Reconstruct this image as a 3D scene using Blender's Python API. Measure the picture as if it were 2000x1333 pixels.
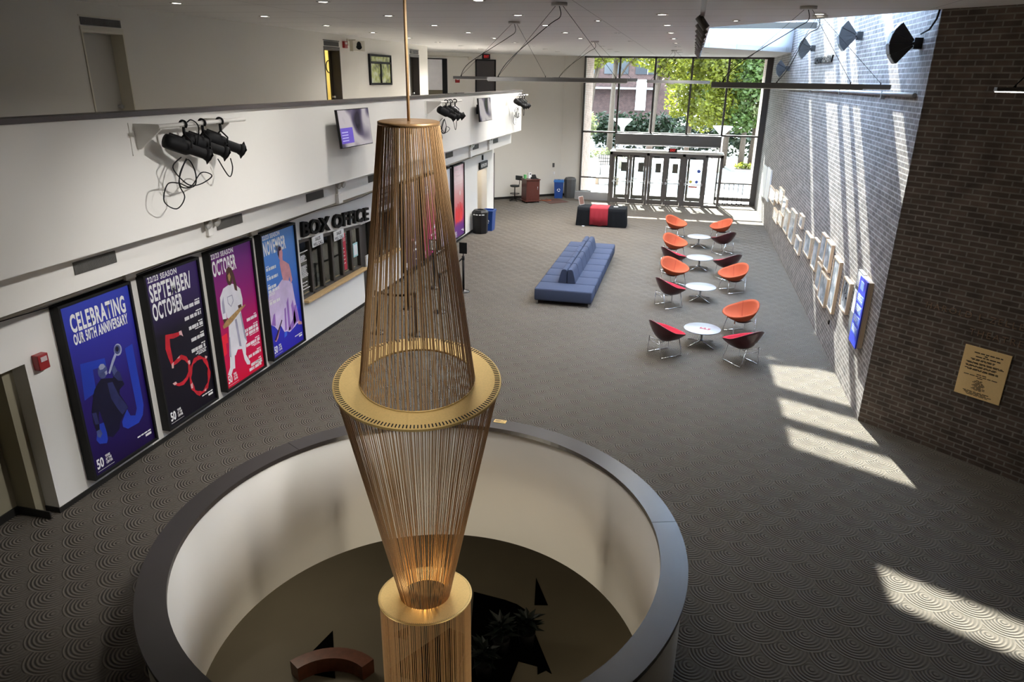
import bpy, bmesh, math, random
from mathutils import Matrix, Vector, Euler
for o in list(bpy.data.objects): bpy.data.objects.remove(o)
S = bpy.context.scene
COL = S.collection
PI = math.pi
# ---------------------------------------------------------------- camera
cam_d = bpy.data.cameras.new('camera'); cam = bpy.data.objects.new('camera', cam_d); COL.objects.link(cam)
def _cam_matrix(yaw, pitch, roll, loc):
    cy, sy, cp, sp, cr, sr = math.cos(yaw), math.sin(yaw), math.cos(pitch), math.sin(pitch), math.cos(roll), math.sin(roll)
    fw = Vector((sy*cp, cy*cp, -sp)); rt = Vector((cy, -sy, 0)); up = rt.cross(fw)
    r2 = cr*rt + sr*up; u2 = -sr*rt + cr*up
    m = Matrix((r2, u2, -fw)).transposed().to_4x4(); m.translation = loc
    return m
cam.matrix_world = _cam_matrix(-0.23136194, 0.35656608, 0.01518171, Vector((0, 0, 5.5)))
cam_d.sensor_width = 36; cam_d.lens = 1381.26/2000*36; cam_d.clip_start = .05; cam_d.clip_end = 500
S.camera = cam
# ---------------------------------------------------------------- sky, sun, exposure
W = bpy.data.worlds.new('sky'); S.world = W; W.use_nodes = True
wn = W.node_tree.nodes; wn['Background'].inputs[0].default_value = (.76, .88, 1, 1); wn['Background'].inputs[1].default_value = 5.0
SUNV = Vector((.236, -1.33, -1.0)).normalized()
sd = bpy.data.lights.new('sun', 'SUN'); sd.energy = 23; sd.angle = math.radians(.6); sd.color = (1, .965, .91)
so = bpy.data.objects.new('sun', sd); COL.objects.link(so); so.location = (-8, 60, 50)
so.rotation_euler = SUNV.to_track_quat('-Z', 'Y').to_euler()
LAMP_W = 20.0
S.view_settings.view_transform = 'Standard'; S.view_settings.look = 'None'; S.view_settings.gamma = 1
S.view_settings.exposure = 1.6
try: S.view_settings.use_curve_mapping = False
except Exception: pass
S.cycles.use_denoising = True
try: S.cycles.denoiser = 'OPENIMAGEDENOISE'
except Exception: pass
S.cycles.max_bounces = 9; S.cycles.diffuse_bounces = 5; S.cycles.glossy_bounces = 3; S.cycles.transparent_max_bounces = 24
S.cycles.caustics_reflective = False; S.cycles.caustics_refractive = False
S.cycles.sample_clamp_indirect = 6
def portal(name, loc, rot, sx, sy):
    d = bpy.data.lights.new(name, 'AREA'); d.shape = 'RECTANGLE'; d.size = sx; d.size_y = sy
    d.cycles.is_portal = True
    o = bpy.data.objects.new(name, d); COL.objects.link(o); o.location = loc; o.rotation_euler = rot
portal('window_portal', (-.95, 35.5, 3.2), (-PI/2, 0, 0), 8.2, 6.5)
portal('skylight_portal', (1.8, 20.5, 7.9), (0, 0, 0), 3.6, 16)
# ---------------------------------------------------------------- materials
def srgb(r, g, b):
    f = lambda c: (c/255/12.92) if c/255 <= .04045 else ((c/255+.055)/1.055)**2.4
    return (f(r), f(g), f(b), 1)
MATS = {}
class NT:
    def __init__(s, mat): s.t = mat.node_tree; s.n = s.t.nodes; s.l = s.t.links
    def add(s, typ, **kw):
        n = s.n.new(typ)
        for k, v in kw.items(): setattr(n, k, v)
        return n
    def link(s, a, b): s.l.new(a, b)
    def math(s, op, a, b=None, c=None, clamp=False):
        n = s.n.new('ShaderNodeMath'); n.operation = op; n.use_clamp = clamp
        for i, v in enumerate((a, b, c)):
            if v is None: continue
            if isinstance(v, (int, float)): n.inputs[i].default_value = v
            else: s.l.new(v, n.inputs[i])
        return n.outputs[0]
def base_mat(name):
    m = bpy.data.materials.new(name); m.use_nodes = True; t = NT(m); return m, t, m.node_tree.nodes['Principled BSDF']
def mat(name, col, rough=.6, metal=0., noise=8., amt=.06, bump=0., spec=.5, emit=None, estr=0.):
    if name in MATS: return MATS[name]
    m, t, p = base_mat(name)
    c = col if len(col) == 4 else (*col, 1)
    tc = t.add('ShaderNodeTexCoord'); nz = t.add('ShaderNodeTexNoise'); nz.inputs['Scale'].default_value = noise; nz.inputs['Detail'].default_value = 3
    t.link(tc.outputs['Object'], nz.inputs['Vector'])
    mx = t.add('ShaderNodeMix', data_type='RGBA')
    mx.inputs[6].default_value = tuple(max(0, v*(1-amt)) for v in c[:3])+(1,); mx.inputs[7].default_value = tuple(min(1, v*(1+amt)) for v in c[:3])+(1,)
    t.link(nz.outputs['Fac'], mx.inputs[0]); t.link(mx.outputs[2], p.inputs['Base Color'])
    p.inputs['Roughness'].default_value = rough; p.inputs['Metallic'].default_value = metal
    p.inputs['Specular IOR Level'].default_value = spec
    if bump:
        b = t.add('ShaderNodeBump'); b.inputs['Strength'].default_value = bump; b.inputs['Distance'].default_value = .01
        t.link(nz.outputs['Fac'], b.inputs['Height']); t.link(b.outputs[0], p.inputs['Normal'])
    if emit:
        p.inputs['Emission Color'].default_value = (*emit[:3], 1); p.inputs['Emission Strength'].default_value = estr
    MATS[name] = m; return m
def glass_mat(name, tint=(.93, .96, .95), gloss=.07):
    m, t, p = base_mat(name); t.n.remove(p); out = t.n['Material Output']
    tr = t.add('ShaderNodeBsdfTransparent'); tr.inputs[0].default_value = (*tint, 1)
    gl = t.add('ShaderNodeBsdfGlossy'); gl.inputs['Roughness'].default_value = .03; gl.inputs[0].default_value = (1, 1, 1, 1)
    lw = t.add('ShaderNodeLayerWeight'); lw.inputs[0].default_value = .25
    mx = t.add('ShaderNodeMixShader'); t.link(t.math('MULTIPLY', lw.outputs['Fresnel'], gloss*6, clamp=True), mx.inputs[0])
    t.link(tr.outputs[0], mx.inputs[1]); t.link(gl.outputs[0], mx.inputs[2]); t.link(mx.outputs[0], out.inputs[0])
    MATS[name] = m; return m
def brick_mat(name, c1, c2, mortar, rough=.75, bw=.235, rh=.082, ms=.011, bump=.6):
    m, t, p = base_mat(name)
    uv = t.add('ShaderNodeUVMap'); bk = t.add('ShaderNodeTexBrick')
    bk.inputs['Color1'].default_value = (*c1, 1); bk.inputs['Color2'].default_value = (*c2, 1); bk.inputs['Mortar'].default_value = (*mortar, 1)
    bk.inputs['Scale'].default_value = 1; bk.inputs['Mortar Size'].default_value = ms; bk.inputs['Mortar Smooth'].default_value = .15
    bk.inputs['Brick Width'].default_value = bw; bk.inputs['Row Height'].default_value = rh; bk.inputs['Bias'].default_value = -.1
    t.link(uv.outputs[0], bk.inputs['Vector'])
    nz = t.add('ShaderNodeTexNoise'); nz.inputs['Scale'].default_value = 3.2; nz.inputs['Detail'].default_value = 5; t.link(uv.outputs[0], nz.inputs['Vector'])
    mx = t.add('ShaderNodeMix', data_type='RGBA', blend_type='MULTIPLY'); mx.inputs[0].default_value = .75
    rp = t.add('ShaderNodeValToRGB'); rp.color_ramp.elements[0].position = .3; rp.color_ramp.elements[0].color = (.5, .48, .46, 1); rp.color_ramp.elements[1].position = .7; rp.color_ramp.elements[1].color = (1.25, 1.2, 1.15, 1)
    t.link(nz.outputs['Fac'], rp.inputs[0]); t.link(bk.outputs['Color'], mx.inputs[6]); t.link(rp.outputs[0], mx.inputs[7])
    t.link(mx.outputs[2], p.inputs['Base Color']); p.inputs['Roughness'].default_value = rough; p.inputs['Specular IOR Level'].default_value = .35
    b = t.add('ShaderNodeBump'); b.inputs['Strength'].default_value = bump; b.inputs['Distance'].default_value = .012
    h = t.math('SUBTRACT', 1.0, bk.outputs['Fac']); h2 = t.math('MULTIPLY_ADD', nz.outputs['Fac'], .4, h)
    t.link(h2, b.inputs['Height']); t.link(b.outputs[0], p.inputs['Normal'])
    MATS[name] = m; return m
def carpet_mat():
    # loop pile carpet woven with concentric rings, each row of rings lapping over the nearer one
    m, t, p = base_mat('ring_carpet')
    tc = t.add('ShaderNodeTexCoord'); sp = t.add('ShaderNodeSeparateXYZ'); t.link(tc.outputs['Object'], sp.inputs[0])
    P, H, R = .478, .245, .258
    y = t.math('MULTIPLY_ADD', sp.outputs[1], 1/H, -7.75/H); k0 = t.math('CEIL', y); par = t.math('FLOORED_MODULO', k0, 2.0)
    def ring(par, dy):
        v = t.math('MULTIPLY_ADD', par, -.5, t.math('MULTIPLY_ADD', sp.outputs[0], 1/P, -2.42/P+.5))
        dx = t.math('MULTIPLY', t.math('SUBTRACT', t.math('FRACT', v), .5), P)
        return t.math('SQRT', t.math('ADD', t.math('MULTIPLY', dx, dx), t.math('MULTIPLY', dy, dy))), t.math('ADD', t.math('MULTIPLY', dx, -.72), t.math('MULTIPLY', dy, -.69))
    dy1 = t.math('MULTIPLY', t.math('SUBTRACT', y, k0), H)
    dA = ring(par, dy1); dB = ring(t.math('SUBTRACT', 1.0, par), t.math('ADD', dy1, H))
    inA = t.math('LESS_THAN', dA[0], R); nA = t.math('SUBTRACT', 1.0, inA)
    d = t.math('ADD', t.math('MULTIPLY', inA, dA[0]), t.math('MULTIPLY', nA, dB[0]))
    # ring colour and bump are strong on one side and fade on the other
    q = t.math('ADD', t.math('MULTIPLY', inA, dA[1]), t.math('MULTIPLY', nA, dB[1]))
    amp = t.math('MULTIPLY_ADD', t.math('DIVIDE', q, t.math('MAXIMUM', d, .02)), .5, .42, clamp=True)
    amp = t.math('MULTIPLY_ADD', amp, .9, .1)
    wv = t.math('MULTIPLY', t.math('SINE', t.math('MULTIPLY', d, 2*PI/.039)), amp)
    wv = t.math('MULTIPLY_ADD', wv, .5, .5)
    nz = t.add('ShaderNodeTexNoise'); nz.inputs['Scale'].default_value = 260; nz.inputs['Detail'].default_value = 2; t.link(tc.outputs['Object'], nz.inputs['Vector'])
    n2 = t.add('ShaderNodeTexNoise'); n2.inputs['Scale'].default_value = .7; n2.inputs['Detail'].default_value = 4; t.link(tc.outputs['Object'], n2.inputs['Vector'])
    mx = t.add('ShaderNodeMix', data_type='RGBA'); mx.inputs[6].default_value = (.022, .020, .017, 1); mx.inputs[7].default_value = (.255, .214, .166, 1)
    f = t.math('MULTIPLY_ADD', wv, .72, t.math('MULTIPLY_ADD', nz.outputs['Fac'], .22, t.math('MULTIPLY_ADD', n2.outputs['Fac'], .2, -.1)), clamp=True)
    t.link(f, mx.inputs[0]); t.link(mx.outputs[2], p.inputs['Base Color'])
    p.inputs['Roughness'].default_value = .95; p.inputs['Specular IOR Level'].default_value = .15; p.inputs['Sheen Weight'].default_value = .1; p.inputs['Sheen Roughness'].default_value = .6
    b = t.add('ShaderNodeBump'); b.inputs['Strength'].default_value = 1.0; b.inputs['Distance'].default_value = .03
    h = t.math('MULTIPLY_ADD', nz.outputs['Fac'], .5, wv); t.link(h, b.inputs['Height']); t.link(b.outputs[0], p.inputs['Normal'])
    MATS['carpet'] = m; return m
def grad_mat(name, stops, rough=.25, axis=2, lo=0., hi=1.):
    # printed colour gradient along an object axis
    m, t, p = base_mat(name)
    tc = t.add('ShaderNodeTexCoord'); sp = t.add('ShaderNodeSeparateXYZ'); t.link(tc.outputs['Object'], sp.inputs[0])
    mr = t.add('ShaderNodeMapRange'); mr.inputs[1].default_value = lo; mr.inputs[2].default_value = hi; t.link(sp.outputs[axis], mr.inputs[0])
    rp = t.add('ShaderNodeValToRGB'); e = rp.color_ramp.elements
    while len(e) < len(stops): e.new(.5)
    for el, (pos, c) in zip(e, stops): el.position = pos; el.color = c if len(c) == 4 else (*c, 1)
    t.link(mr.outputs[0], rp.inputs[0]); t.link(rp.outputs[0], p.inputs['Base Color'])
    p.inputs['Roughness'].default_value = rough; MATS[name] = m; return m
def panel_mat():
    # painted ceiling boards: faint joints across and along
    m, t, p = base_mat('ceiling_board')
    tc = t.add('ShaderNodeTexCoord'); sp = t.add('ShaderNodeSeparateXYZ'); t.link(tc.outputs['Object'], sp.inputs[0])
    def joint(ax, P, w, o):
        f = t.math('FRACT', t.math('MULTIPLY_ADD', sp.outputs[ax], 1/P, o)); return t.math('LESS_THAN', f, w/P)
    j = t.math('MAXIMUM', joint(1, 1.21, .022, .1), joint(0, 4.9, .012, .35))
    nz = t.add('ShaderNodeTexNoise'); nz.inputs['Scale'].default_value = .6; t.link(tc.outputs['Object'], nz.inputs['Vector'])
    mx = t.add('ShaderNodeMix', data_type='RGBA'); mx.inputs[6].default_value = (.68, .665, .65, 1); mx.inputs[7].default_value = (.30, .29, .28, 1)
    t.link(j, mx.inputs[0]); t.link(mx.outputs[2], p.inputs['Base Color']); p.inputs['Roughness'].default_value = .8
    MATS['ceiling'] = m; return m
def wood_mat(name, c1, c2, rough=.4, scale=6, axis='X'):
    m, t, p = base_mat(name); tc = t.add('ShaderNodeTexCoord'); wv = t.add('ShaderNodeTexWave'); wv.bands_direction = axis
    wv.inputs['Scale'].default_value = scale; wv.inputs['Distortion'].default_value = 5; wv.inputs['Detail'].default_value = 3
    t.link(tc.outputs['Object'], wv.inputs['Vector']); mx = t.add('ShaderNodeMix', data_type='RGBA'); mx.inputs[6].default_value = (*c1, 1); mx.inputs[7].default_value = (*c2, 1)
    t.link(wv.outputs['Fac'], mx.inputs[0]); t.link(mx.outputs[2], p.inputs['Base Color']); p.inputs['Roughness'].default_value = rough; MATS[name] = m; return m
def leaf_mat(name, col, trans=.5):
    m, t, p = base_mat(name); out = t.n['Material Output']
    oi = t.add('ShaderNodeTexCoord'); nz = t.add('ShaderNodeTexNoise'); nz.inputs['Scale'].default_value = 1.3; t.link(oi.outputs['Object'], nz.inputs['Vector'])
    mx = t.add('ShaderNodeMix', data_type='RGBA'); mx.inputs[6].default_value = tuple(c*.55 for c in col)+(1,); mx.inputs[7].default_value = tuple(min(1, c*1.35) for c in col)+(1,)
    t.link(nz.outputs['Fac'], mx.inputs[0]); t.link(mx.outputs[2], p.inputs['Base Color']); p.inputs['Roughness'].default_value = .5
    tr = t.add('ShaderNodeBsdfTranslucent'); t.link(mx.outputs[2], tr.inputs[0])
    ms = t.add('ShaderNodeMixShader'); ms.inputs[0].default_value = trans; t.link(p.outputs[0], ms.inputs[1]); t.link(tr.outputs[0], ms.inputs[2]); t.link(ms.outputs[0], out.inputs[0])
    MATS[name] = m; return m
def diffuser_mat(name, col):
    m, t, p = base_mat(name); out = t.n['Material Output']; p.inputs['Base Color'].default_value = (.8, .82, .84, 1)
    tr = t.add('ShaderNodeBsdfTranslucent'); tr.inputs[0].default_value = (*col, 1)
    ms = t.add('ShaderNodeMixShader'); ms.inputs[0].default_value = .92; t.link(p.outputs[0], ms.inputs[1]); t.link(tr.outputs[0], ms.inputs[2]); t.link(ms.outputs[0], out.inputs[0])
    MATS[name] = m; return m
# ---------------------------------------------------------------- mesh builder
I4 = Matrix.Identity(4)
def frame(o, u, v, w):
    """matrix taking local (u,v,w) axes to world directions with origin o"""
    m = Matrix((Vector(u), Vector(v), Vector(w))).transposed().to_4x4(); m.translation = Vector(o); return m
class B:
    def __init__(s): s.bm = bmesh.new(); s.uv = s.bm.loops.layers.uv.new('UVMap'); s.mi = 0
    def m(s, i): s.mi = i; return s
    def face(s, pts, smooth=False):
        f = s.bm.faces.new([s.bm.verts.new(p) for p in pts]); f.material_index = s.mi; f.smooth = smooth; return f
    def wall(s, a, b, z0, z1, u0=0.):
        """vertical quad from a to b (xy), uv in metres"""
        L = math.hypot(b[0]-a[0], b[1]-a[1]); f = s.face([(*a, z0), (*b, z0), (*b, z1), (*a, z1)])
        for lp, uv in zip(f.loops, ((u0, z0), (u0+L, z0), (u0+L, z1), (u0, z1))): lp[s.uv].uv = uv
        return s
    def box(s, x0, x1, y0, y1, z0, z1, M=I4, bev=0.):
        c = [Vector((x, y, z)) for x in (x0, x1) for y in (y0, y1) for z in (z0, z1)]
        vs = [s.bm.verts.new(M @ p) for p in c]; fs = []
        for q in ((0, 1, 3, 2), (4, 6, 7, 5), (0, 4, 5, 1), (2, 3, 7, 6), (0, 2, 6, 4), (1, 5, 7, 3)):
            f = s.bm.faces.new([vs[i] for i in q]); f.material_index = s.mi; fs.append(f)
            for lp in f.loops: p = lp.vert.co; lp[s.uv].uv = (p.x+p.y, p.z)
        if bev:
            es = list({e for f in fs for e in f.edges})
            bmesh.ops.bevel(s.bm, geom=es, offset=bev, segments=2, affect='EDGES', profile=.6, material=-1)
        return s
    def prism(s, pts, d0, d1, M=I4, smooth=False):
        """polygon pts in local uv, extruded along w from d0 to d1"""
        a = [s.bm.verts.new(M @ Vector((p[0], p[1], d0))) for p in pts]; b = [s.bm.verts.new(M @ Vector((p[0], p[1], d1))) for p in pts]
        n = len(pts)
        for q in (list(reversed(a)), b):
            f = s.bm.faces.new(q); f.material_index = s.mi
        for i in range(n):
            f = s.bm.faces.new((a[i], a[(i+1) % n], b[(i+1) % n], b[i])); f.material_index = s.mi; f.smooth = smooth
        return s
    def poly(s, pts, M=I4, w=0.):
        f = s.bm.faces.new([s.bm.verts.new(M @ Vector((p[0], p[1], w))) for p in pts]); f.material_index = s.mi; return s
    def tube(s, pts, r, n=8, closed=False, caps=True):
        pts = [Vector(p) for p in pts]; k = len(pts); rs = r if isinstance(r, (list, tuple)) else [r]*k
        rings = []; prev = None
        for i, p in enumerate(pts):
            if closed: d = pts[(i+1) % k]-pts[i-1]
            else: d = pts[min(i+1, k-1)]-pts[max(i-1, 0)]
            d.normalize()
            if prev is None: a = d.orthogonal().normalized()
            else: a = (prev-d*prev.dot(d)); a = a.normalized() if a.length > 1e-6 else d.orthogonal().normalized()
            prev = a; c = d.cross(a)
            rings.append([s.bm.verts.new(p+(a*math.cos(2*PI*j/n)+c*math.sin(2*PI*j/n))*rs[i]) for j in range(n)])
        for i in range(k if closed else k-1):
            A, Bq = rings[i], rings[(i+1) % k]
            for j in range(n):
                f = s.bm.faces.new((A[j], A[(j+1) % n], Bq[(j+1) % n], Bq[j])); f.smooth = n > 4; f.material_index = s.mi
        if caps and not closed:
            for q in (list(reversed(rings[0])), rings[-1]):
                f = s.bm.faces.new(q); f.material_index = s.mi
        return s
    def lathe(s, prof, n=32, M=I4, smooth=True, close=False):
        rings = [[s.bm.verts.new(M @ Vector((r*math.cos(2*PI*j/n), r*math.sin(2*PI*j/n), z))) for j in range(n)] for r, z in prof]
        k = len(rings)
        for i in range(k if close else k-1):
            A, Bq = rings[i], rings[(i+1) % k]
            for j in range(n):
                f = s.bm.faces.new((A[j], A[(j+1) % n], Bq[(j+1) % n], Bq[j])); f.smooth = smooth; f.material_index = s.mi
        if not close:
            for q, r in ((list(reversed(rings[0])), prof[0][0]), (rings[-1], prof[-1][0])):
                if r > 1e-5: f = s.bm.faces.new(q); f.material_index = s.mi
        return s
    def ball(s, c, rx, ry=None, rz=None, n=12, M=I4):
        ry = ry or rx; rz = rz or rx
        T = M @ Matrix.Translation(Vector(c)) @ Matrix.Diagonal((rx, ry, rz, 1))
        g = bmesh.ops.create_uvsphere(s.bm, u_segments=n, v_segments=max(6, n//2), radius=1, matrix=T)
        for v in g['verts']:
            for f in v.link_faces: f.smooth = True; f.material_index = s.mi
        return s
    def text(s, body, size, M, sx=1., depth=.0, align='LEFT', weight=0., spacing=1., line=1., fit=None):
        cu = bpy.data.curves.new('txt', 'FONT'); cu.body = body; cu.size = size; cu.align_x = align; cu.extrude = depth; cu.offset = weight
        cu.space_character = spacing; cu.space_line = line; cu.resolution_u = 3
        o = bpy.data.objects.new('txt', cu); COL.objects.link(o)
        dg = bpy.context.evaluated_depsgraph_get(); me = bpy.data.meshes.new_from_object(o.evaluated_get(dg))
        if fit:
            xs = [v.co.x for v in me.vertices]; sx = fit/(max(xs)-min(xs)); me.transform(Matrix.Translation((-min(xs), 0, 0)))
        me.transform(M @ Matrix.Diagonal((sx, 1, 1, 1)))
        k = len(s.bm.faces); s.bm.from_mesh(me); s.bm.faces.ensure_lookup_table()
        for f in s.bm.faces[k:]: f.material_index = s.mi
        bpy.data.objects.remove(o); bpy.data.curves.remove(cu); bpy.data.meshes.remove(me); return s
    def build(s, name, mats, parent=None, local=False, recalc=True, merge=0.):
        if merge: bmesh.ops.remove_doubles(s.bm, verts=s.bm.verts, dist=merge)
        if recalc: bmesh.ops.recalc_face_normals(s.bm, faces=s.bm.faces)
        me = bpy.data.meshes.new(name); s.bm.to_mesh(me); s.bm.free()
        for q in (mats if isinstance(mats, (list, tuple)) else [mats]): me.materials.append(q)
        o = bpy.data.objects.new(name, me); COL.objects.link(o)
        if parent is not None:
            if not local:
                M = Matrix.Identity(4); q = parent
                while q is not None: M = q.matrix_basis @ M; q = q.parent
                me.transform(M.inverted())
            o.parent = parent
        return o
def origin(o, loc):
    """move a single-mesh thing's origin to loc"""
    o.data.transform(Matrix.Translation(-Vector(loc))); o.location = loc; return o
def tag(o, label, cat, group=None, kind=None):
    if label: o['label'] = label
    if cat: o['category'] = cat
    if group: o['group'] = group
    if kind: o['kind'] = kind
    return o
def thing(name, label, cat, loc=(0, 0, 0), rz=0., group=None):
    o = bpy.data.objects.new(name, None); COL.objects.link(o); o.empty_display_size = .1
    o.location = loc; o.rotation_euler = (0, 0, rz); return tag(o, label, cat, group)
def struct(o): o['kind'] = 'structure'; return o
def kids(o): return [c for c in bpy.data.objects if c.parent == o]
def dup(root, loc, rz=None, label=None, group=None):
    r = root.copy(); COL.objects.link(r); r.location = loc
    if rz is not None: r.rotation_euler = (0, 0, rz)
    if label: r['label'] = label
    if group: r['group'] = group
    for ch in kids(root):
        c = ch.copy(); COL.objects.link(c); c.parent = r
        for g in kids(ch):
            d = g.copy(); COL.objects.link(d); d.parent = c
    return r
# ---------------------------------------------------------------- shared materials
white = mat('white_paint', (.76, .74, .70), .7, noise=1.5, amt=.02)
warm = mat('warm_wall_paint', (.70, .67, .61), .75, noise=1.2, amt=.02)
cream = mat('cream_paint', (.66, .62, .52), .6, noise=3, amt=.03)
black = mat('black_metal', (.008, .008, .009), .6, noise=20, amt=.2, spec=.2)
blackp = mat('black_plastic', (.012, .012, .013), .55, noise=20, amt=.15, spec=.25)
dframe = mat('dark_bronze_frame', (.085, .076, .07), .45, metal=.3, noise=10, amt=.1)
dgrey = mat('dark_grey_panel', (.10, .095, .09), .5, noise=6, amt=.08)
steel = mat('brushed_steel', (.55, .56, .58), .3, metal=.9, noise=40, amt=.1)
chrome = mat('chrome', (.75, .76, .78), .14, metal=1., noise=5, amt=.02)
alu = mat('grey_aluminium', (.34, .34, .345), .45, metal=.5, noise=12, amt=.05)
brass = mat('brass', (.76, .54, .21), .5, metal=.5, noise=60, amt=.12)
bronze = mat('bronze_cord', (.52, .32, .15), .45, metal=.0, noise=30, amt=.15)
redp = mat('red_plastic', (.30, .018, .02), .35, noise=9, amt=.06)
paper = mat('white_print', (.82, .82, .82), .6, noise=5, amt=.01)
kick = mat('black_rubber_base', (.014, .013, .012), .55, noise=9, amt=.1)
oak = wood_mat('light_oak', (.52, .34, .16), (.62, .43, .22), .45, 8)
mahog = wood_mat('mahogany', (.075, .02, .016), (.11, .032, .024), .35, 5)
glass = glass_mat('window_glass')
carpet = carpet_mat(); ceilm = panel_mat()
brick = brick_mat('grey_brown_brick', (.122, .092, .074), (.070, .054, .046), (.195, .178, .156))
brick_r = brick_mat('sky_lit_brick', (.185, .165, .158), (.112, .102, .099), (.345, .335, .325), .7)  # same brick, lightened and greyed with the skylight's light in its colour
darkin = mat('dark_interior', (.02, .019, .018), .8, noise=3, amt=.2)
# ================================================================ SETTING
WC = (-2.3, 5.85); R_OUT, R_IN, PAR_H = 2.70, 2.455, 1.05
CE = 6.5
def ring_floor(b, z, r, half, n=96):
    cx, cy = WC; vi, vo = [], []
    for j in range(n):
        a = 2*PI*j/n; c, s = math.cos(a), math.sin(a); k = half/max(abs(c), abs(s))
        vi.append(b.bm.verts.new((cx+r*c, cy+r*s, z))); vo.append(b.bm.verts.new((cx+k*c, cy+k*s, z)))
    for j in range(n):
        f = b.bm.faces.new((vi[j], vo[j], vo[(j+1) % n], vi[(j+1) % n])); f.material_index = b.mi
    x0, x1, y0, y1 = -13, 9.2, -4.2, 35.35; a0, a1, c0, c1 = cx-half, cx+half, cy-half, cy+half
    for q in ((x0, a0, y0, y1), (a1, x1, y0, y1), (a0, a1, y0, c0), (a0, a1, c1, y1)):
        b.face([(q[0], q[2], z), (q[1], q[2], z), (q[1], q[3], z), (q[0], q[3], z)])
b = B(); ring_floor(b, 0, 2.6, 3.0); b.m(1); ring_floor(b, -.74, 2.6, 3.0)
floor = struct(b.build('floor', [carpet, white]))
b = B()
b.lathe([(R_IN, PAR_H-.055), (R_OUT-.03, PAR_H-.055), (R_OUT-.03, .0), (R_OUT-.03, -.74), (R_IN-.012, -.75), (R_IN-.012, PAR_H-.055)], 128, Matrix.Translation((*WC, 0)), close=True)
well = struct(b.build('wall_well', mat('well_white', (.78, .75, .69), .6, noise=2, amt=.02)))
capm = mat('laminate_cap', (.055, .047, .046), .32, noise=3, amt=.12)
b = B(); b.lathe([(R_IN-.02, PAR_H-.055), (R_IN-.02, PAR_H), (R_OUT, PAR_H), (R_OUT, PAR_H-.05)], 128, Matrix.Translation((*WC, 0)), close=True, smooth=False)
b.build('cap', capm, well)
b = B()
for a in (.32, 2.62, 4.4): 
    c, s = math.cos(a), math.sin(a); M = frame((WC[0], WC[1], PAR_H), (c, s, 0), (-s, c, 0), (0, 0, 1))
    b.box(R_IN-.018, R_OUT-.002, -.003, .003, 0, .0012, M)
b.build('cap_joint', black, well)
lower = B(); lower.box(-13, 7, 0, 18, -4.1, -4.0)
lower = struct(lower.build('floor_lower', mat('olive_floor', (.125, .105, .072), .7, noise=1.4, amt=.1)))
b = B(); b.wall((-13, 0), (-13, 18), -4, -.74); b.wall((7, 0), (7, 18), -4, -.74); b.wall((-13, 18), (7, 18), -4, -.74); b.wall((-13, 0), (7, 0), -4, -.74)
struct(b.build('wall_lower', cream))
# ---- left poster wall
XL = -7.63; X2 = -7.85
b = B()
b.box(X2, XL, 6.40, 13.0, 0, 3.1); b.box(X2, XL, -4, 6.40, 2.13, 3.1)
b.box(X2, XL, 13.0, 15.97, 0, .93)
FY = frame((XL, 0, 0), (0, 1, 0), (0, 0, 1), (1, 0, 0))
b.prism([(13.0, 2.29), (15.97, 2.07), (15.97, 3.1), (13.0, 3.1)], X2-XL, 0, FY)
b.box(X2, XL, 15.97, 16.62, 2.05, 3.1); b.box(X2, XL, 16.62, 18.22, 0, .93); b.box(X2, XL, 16.62, 18.22, 2.17, 3.1)
b.box(X2, XL, 18.22, 26.25, 0, 3.1); b.box(X2, XL, 26.25, 27.6, 2.16, 3.1); b.box(X2, XL, 27.6, 28.65, 0, 3.1)
b.box(-13, X2, 28.45, 28.65, 0, 3.9)
wl = struct(b.build('wall_left', white))
b = B()
for y0, y1 in ((6.38, 15.97), (16.62, 26.25), (27.6, 28.67)): b.box(XL, XL+.015, y0, y1, 0, .075)
struct(b.build('baseboard_left', kick))
b = B(); b.box(XL-.02, XL+.02, 28.65, 28.69, 0, 2.62); struct(b.build('trim_1', black))
# passage recess at the near end, ticket office interiors, corridor
b = B(); b.box(-8.35, -8.15, -4, 6.25, 0, 2.4); b.box(-8.35, X2, 6.25, 6.40, 0, 2.4); b.box(-8.35, X2, -4, 6.25, 2.4, 2.5)
struct(b.build('wall_passage', mat('olive_paint', (.30, .27, .19), .8, noise=2, amt=.05)))
b = B(); b.box(-8.15, -8.13, -4, 6.26, 0, .11); b.box(-8.13, XL+.01, 6.235, 6.25, 0, .11); b.box(XL-.22, XL+.012, 6.385, 6.4, 0, .075)
struct(b.build('baseboard_passage', kick))
b = B(); b.box(-10.4, -10.3, 12.8, 19, 0, 3); b.box(-10.3, X2, 12.75, 12.85, 0, 3); b.box(-10.3, X2, 18.4, 18.5, 0, 3); b.box(-10.3, X2, 12.85, 18.4, 2.9, 3)
struct(b.build('wall_ticket_office', mat('office_grey', (.17, .17, .15), .8, noise=2, amt=.1)))
b = B(); b.box(-9.6, -9.5, 25, 28.4, 0, 3.0); b.box(-9.5, X2, 25.0, 25.1, 0, 3); b.box(-9.5, X2, 25.1, 28.4, 2.9, 3)
struct(b.build('wall_corridor', mat('beige_paint', (.60, .53, .43), .8, noise=2, amt=.02)))
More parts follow.
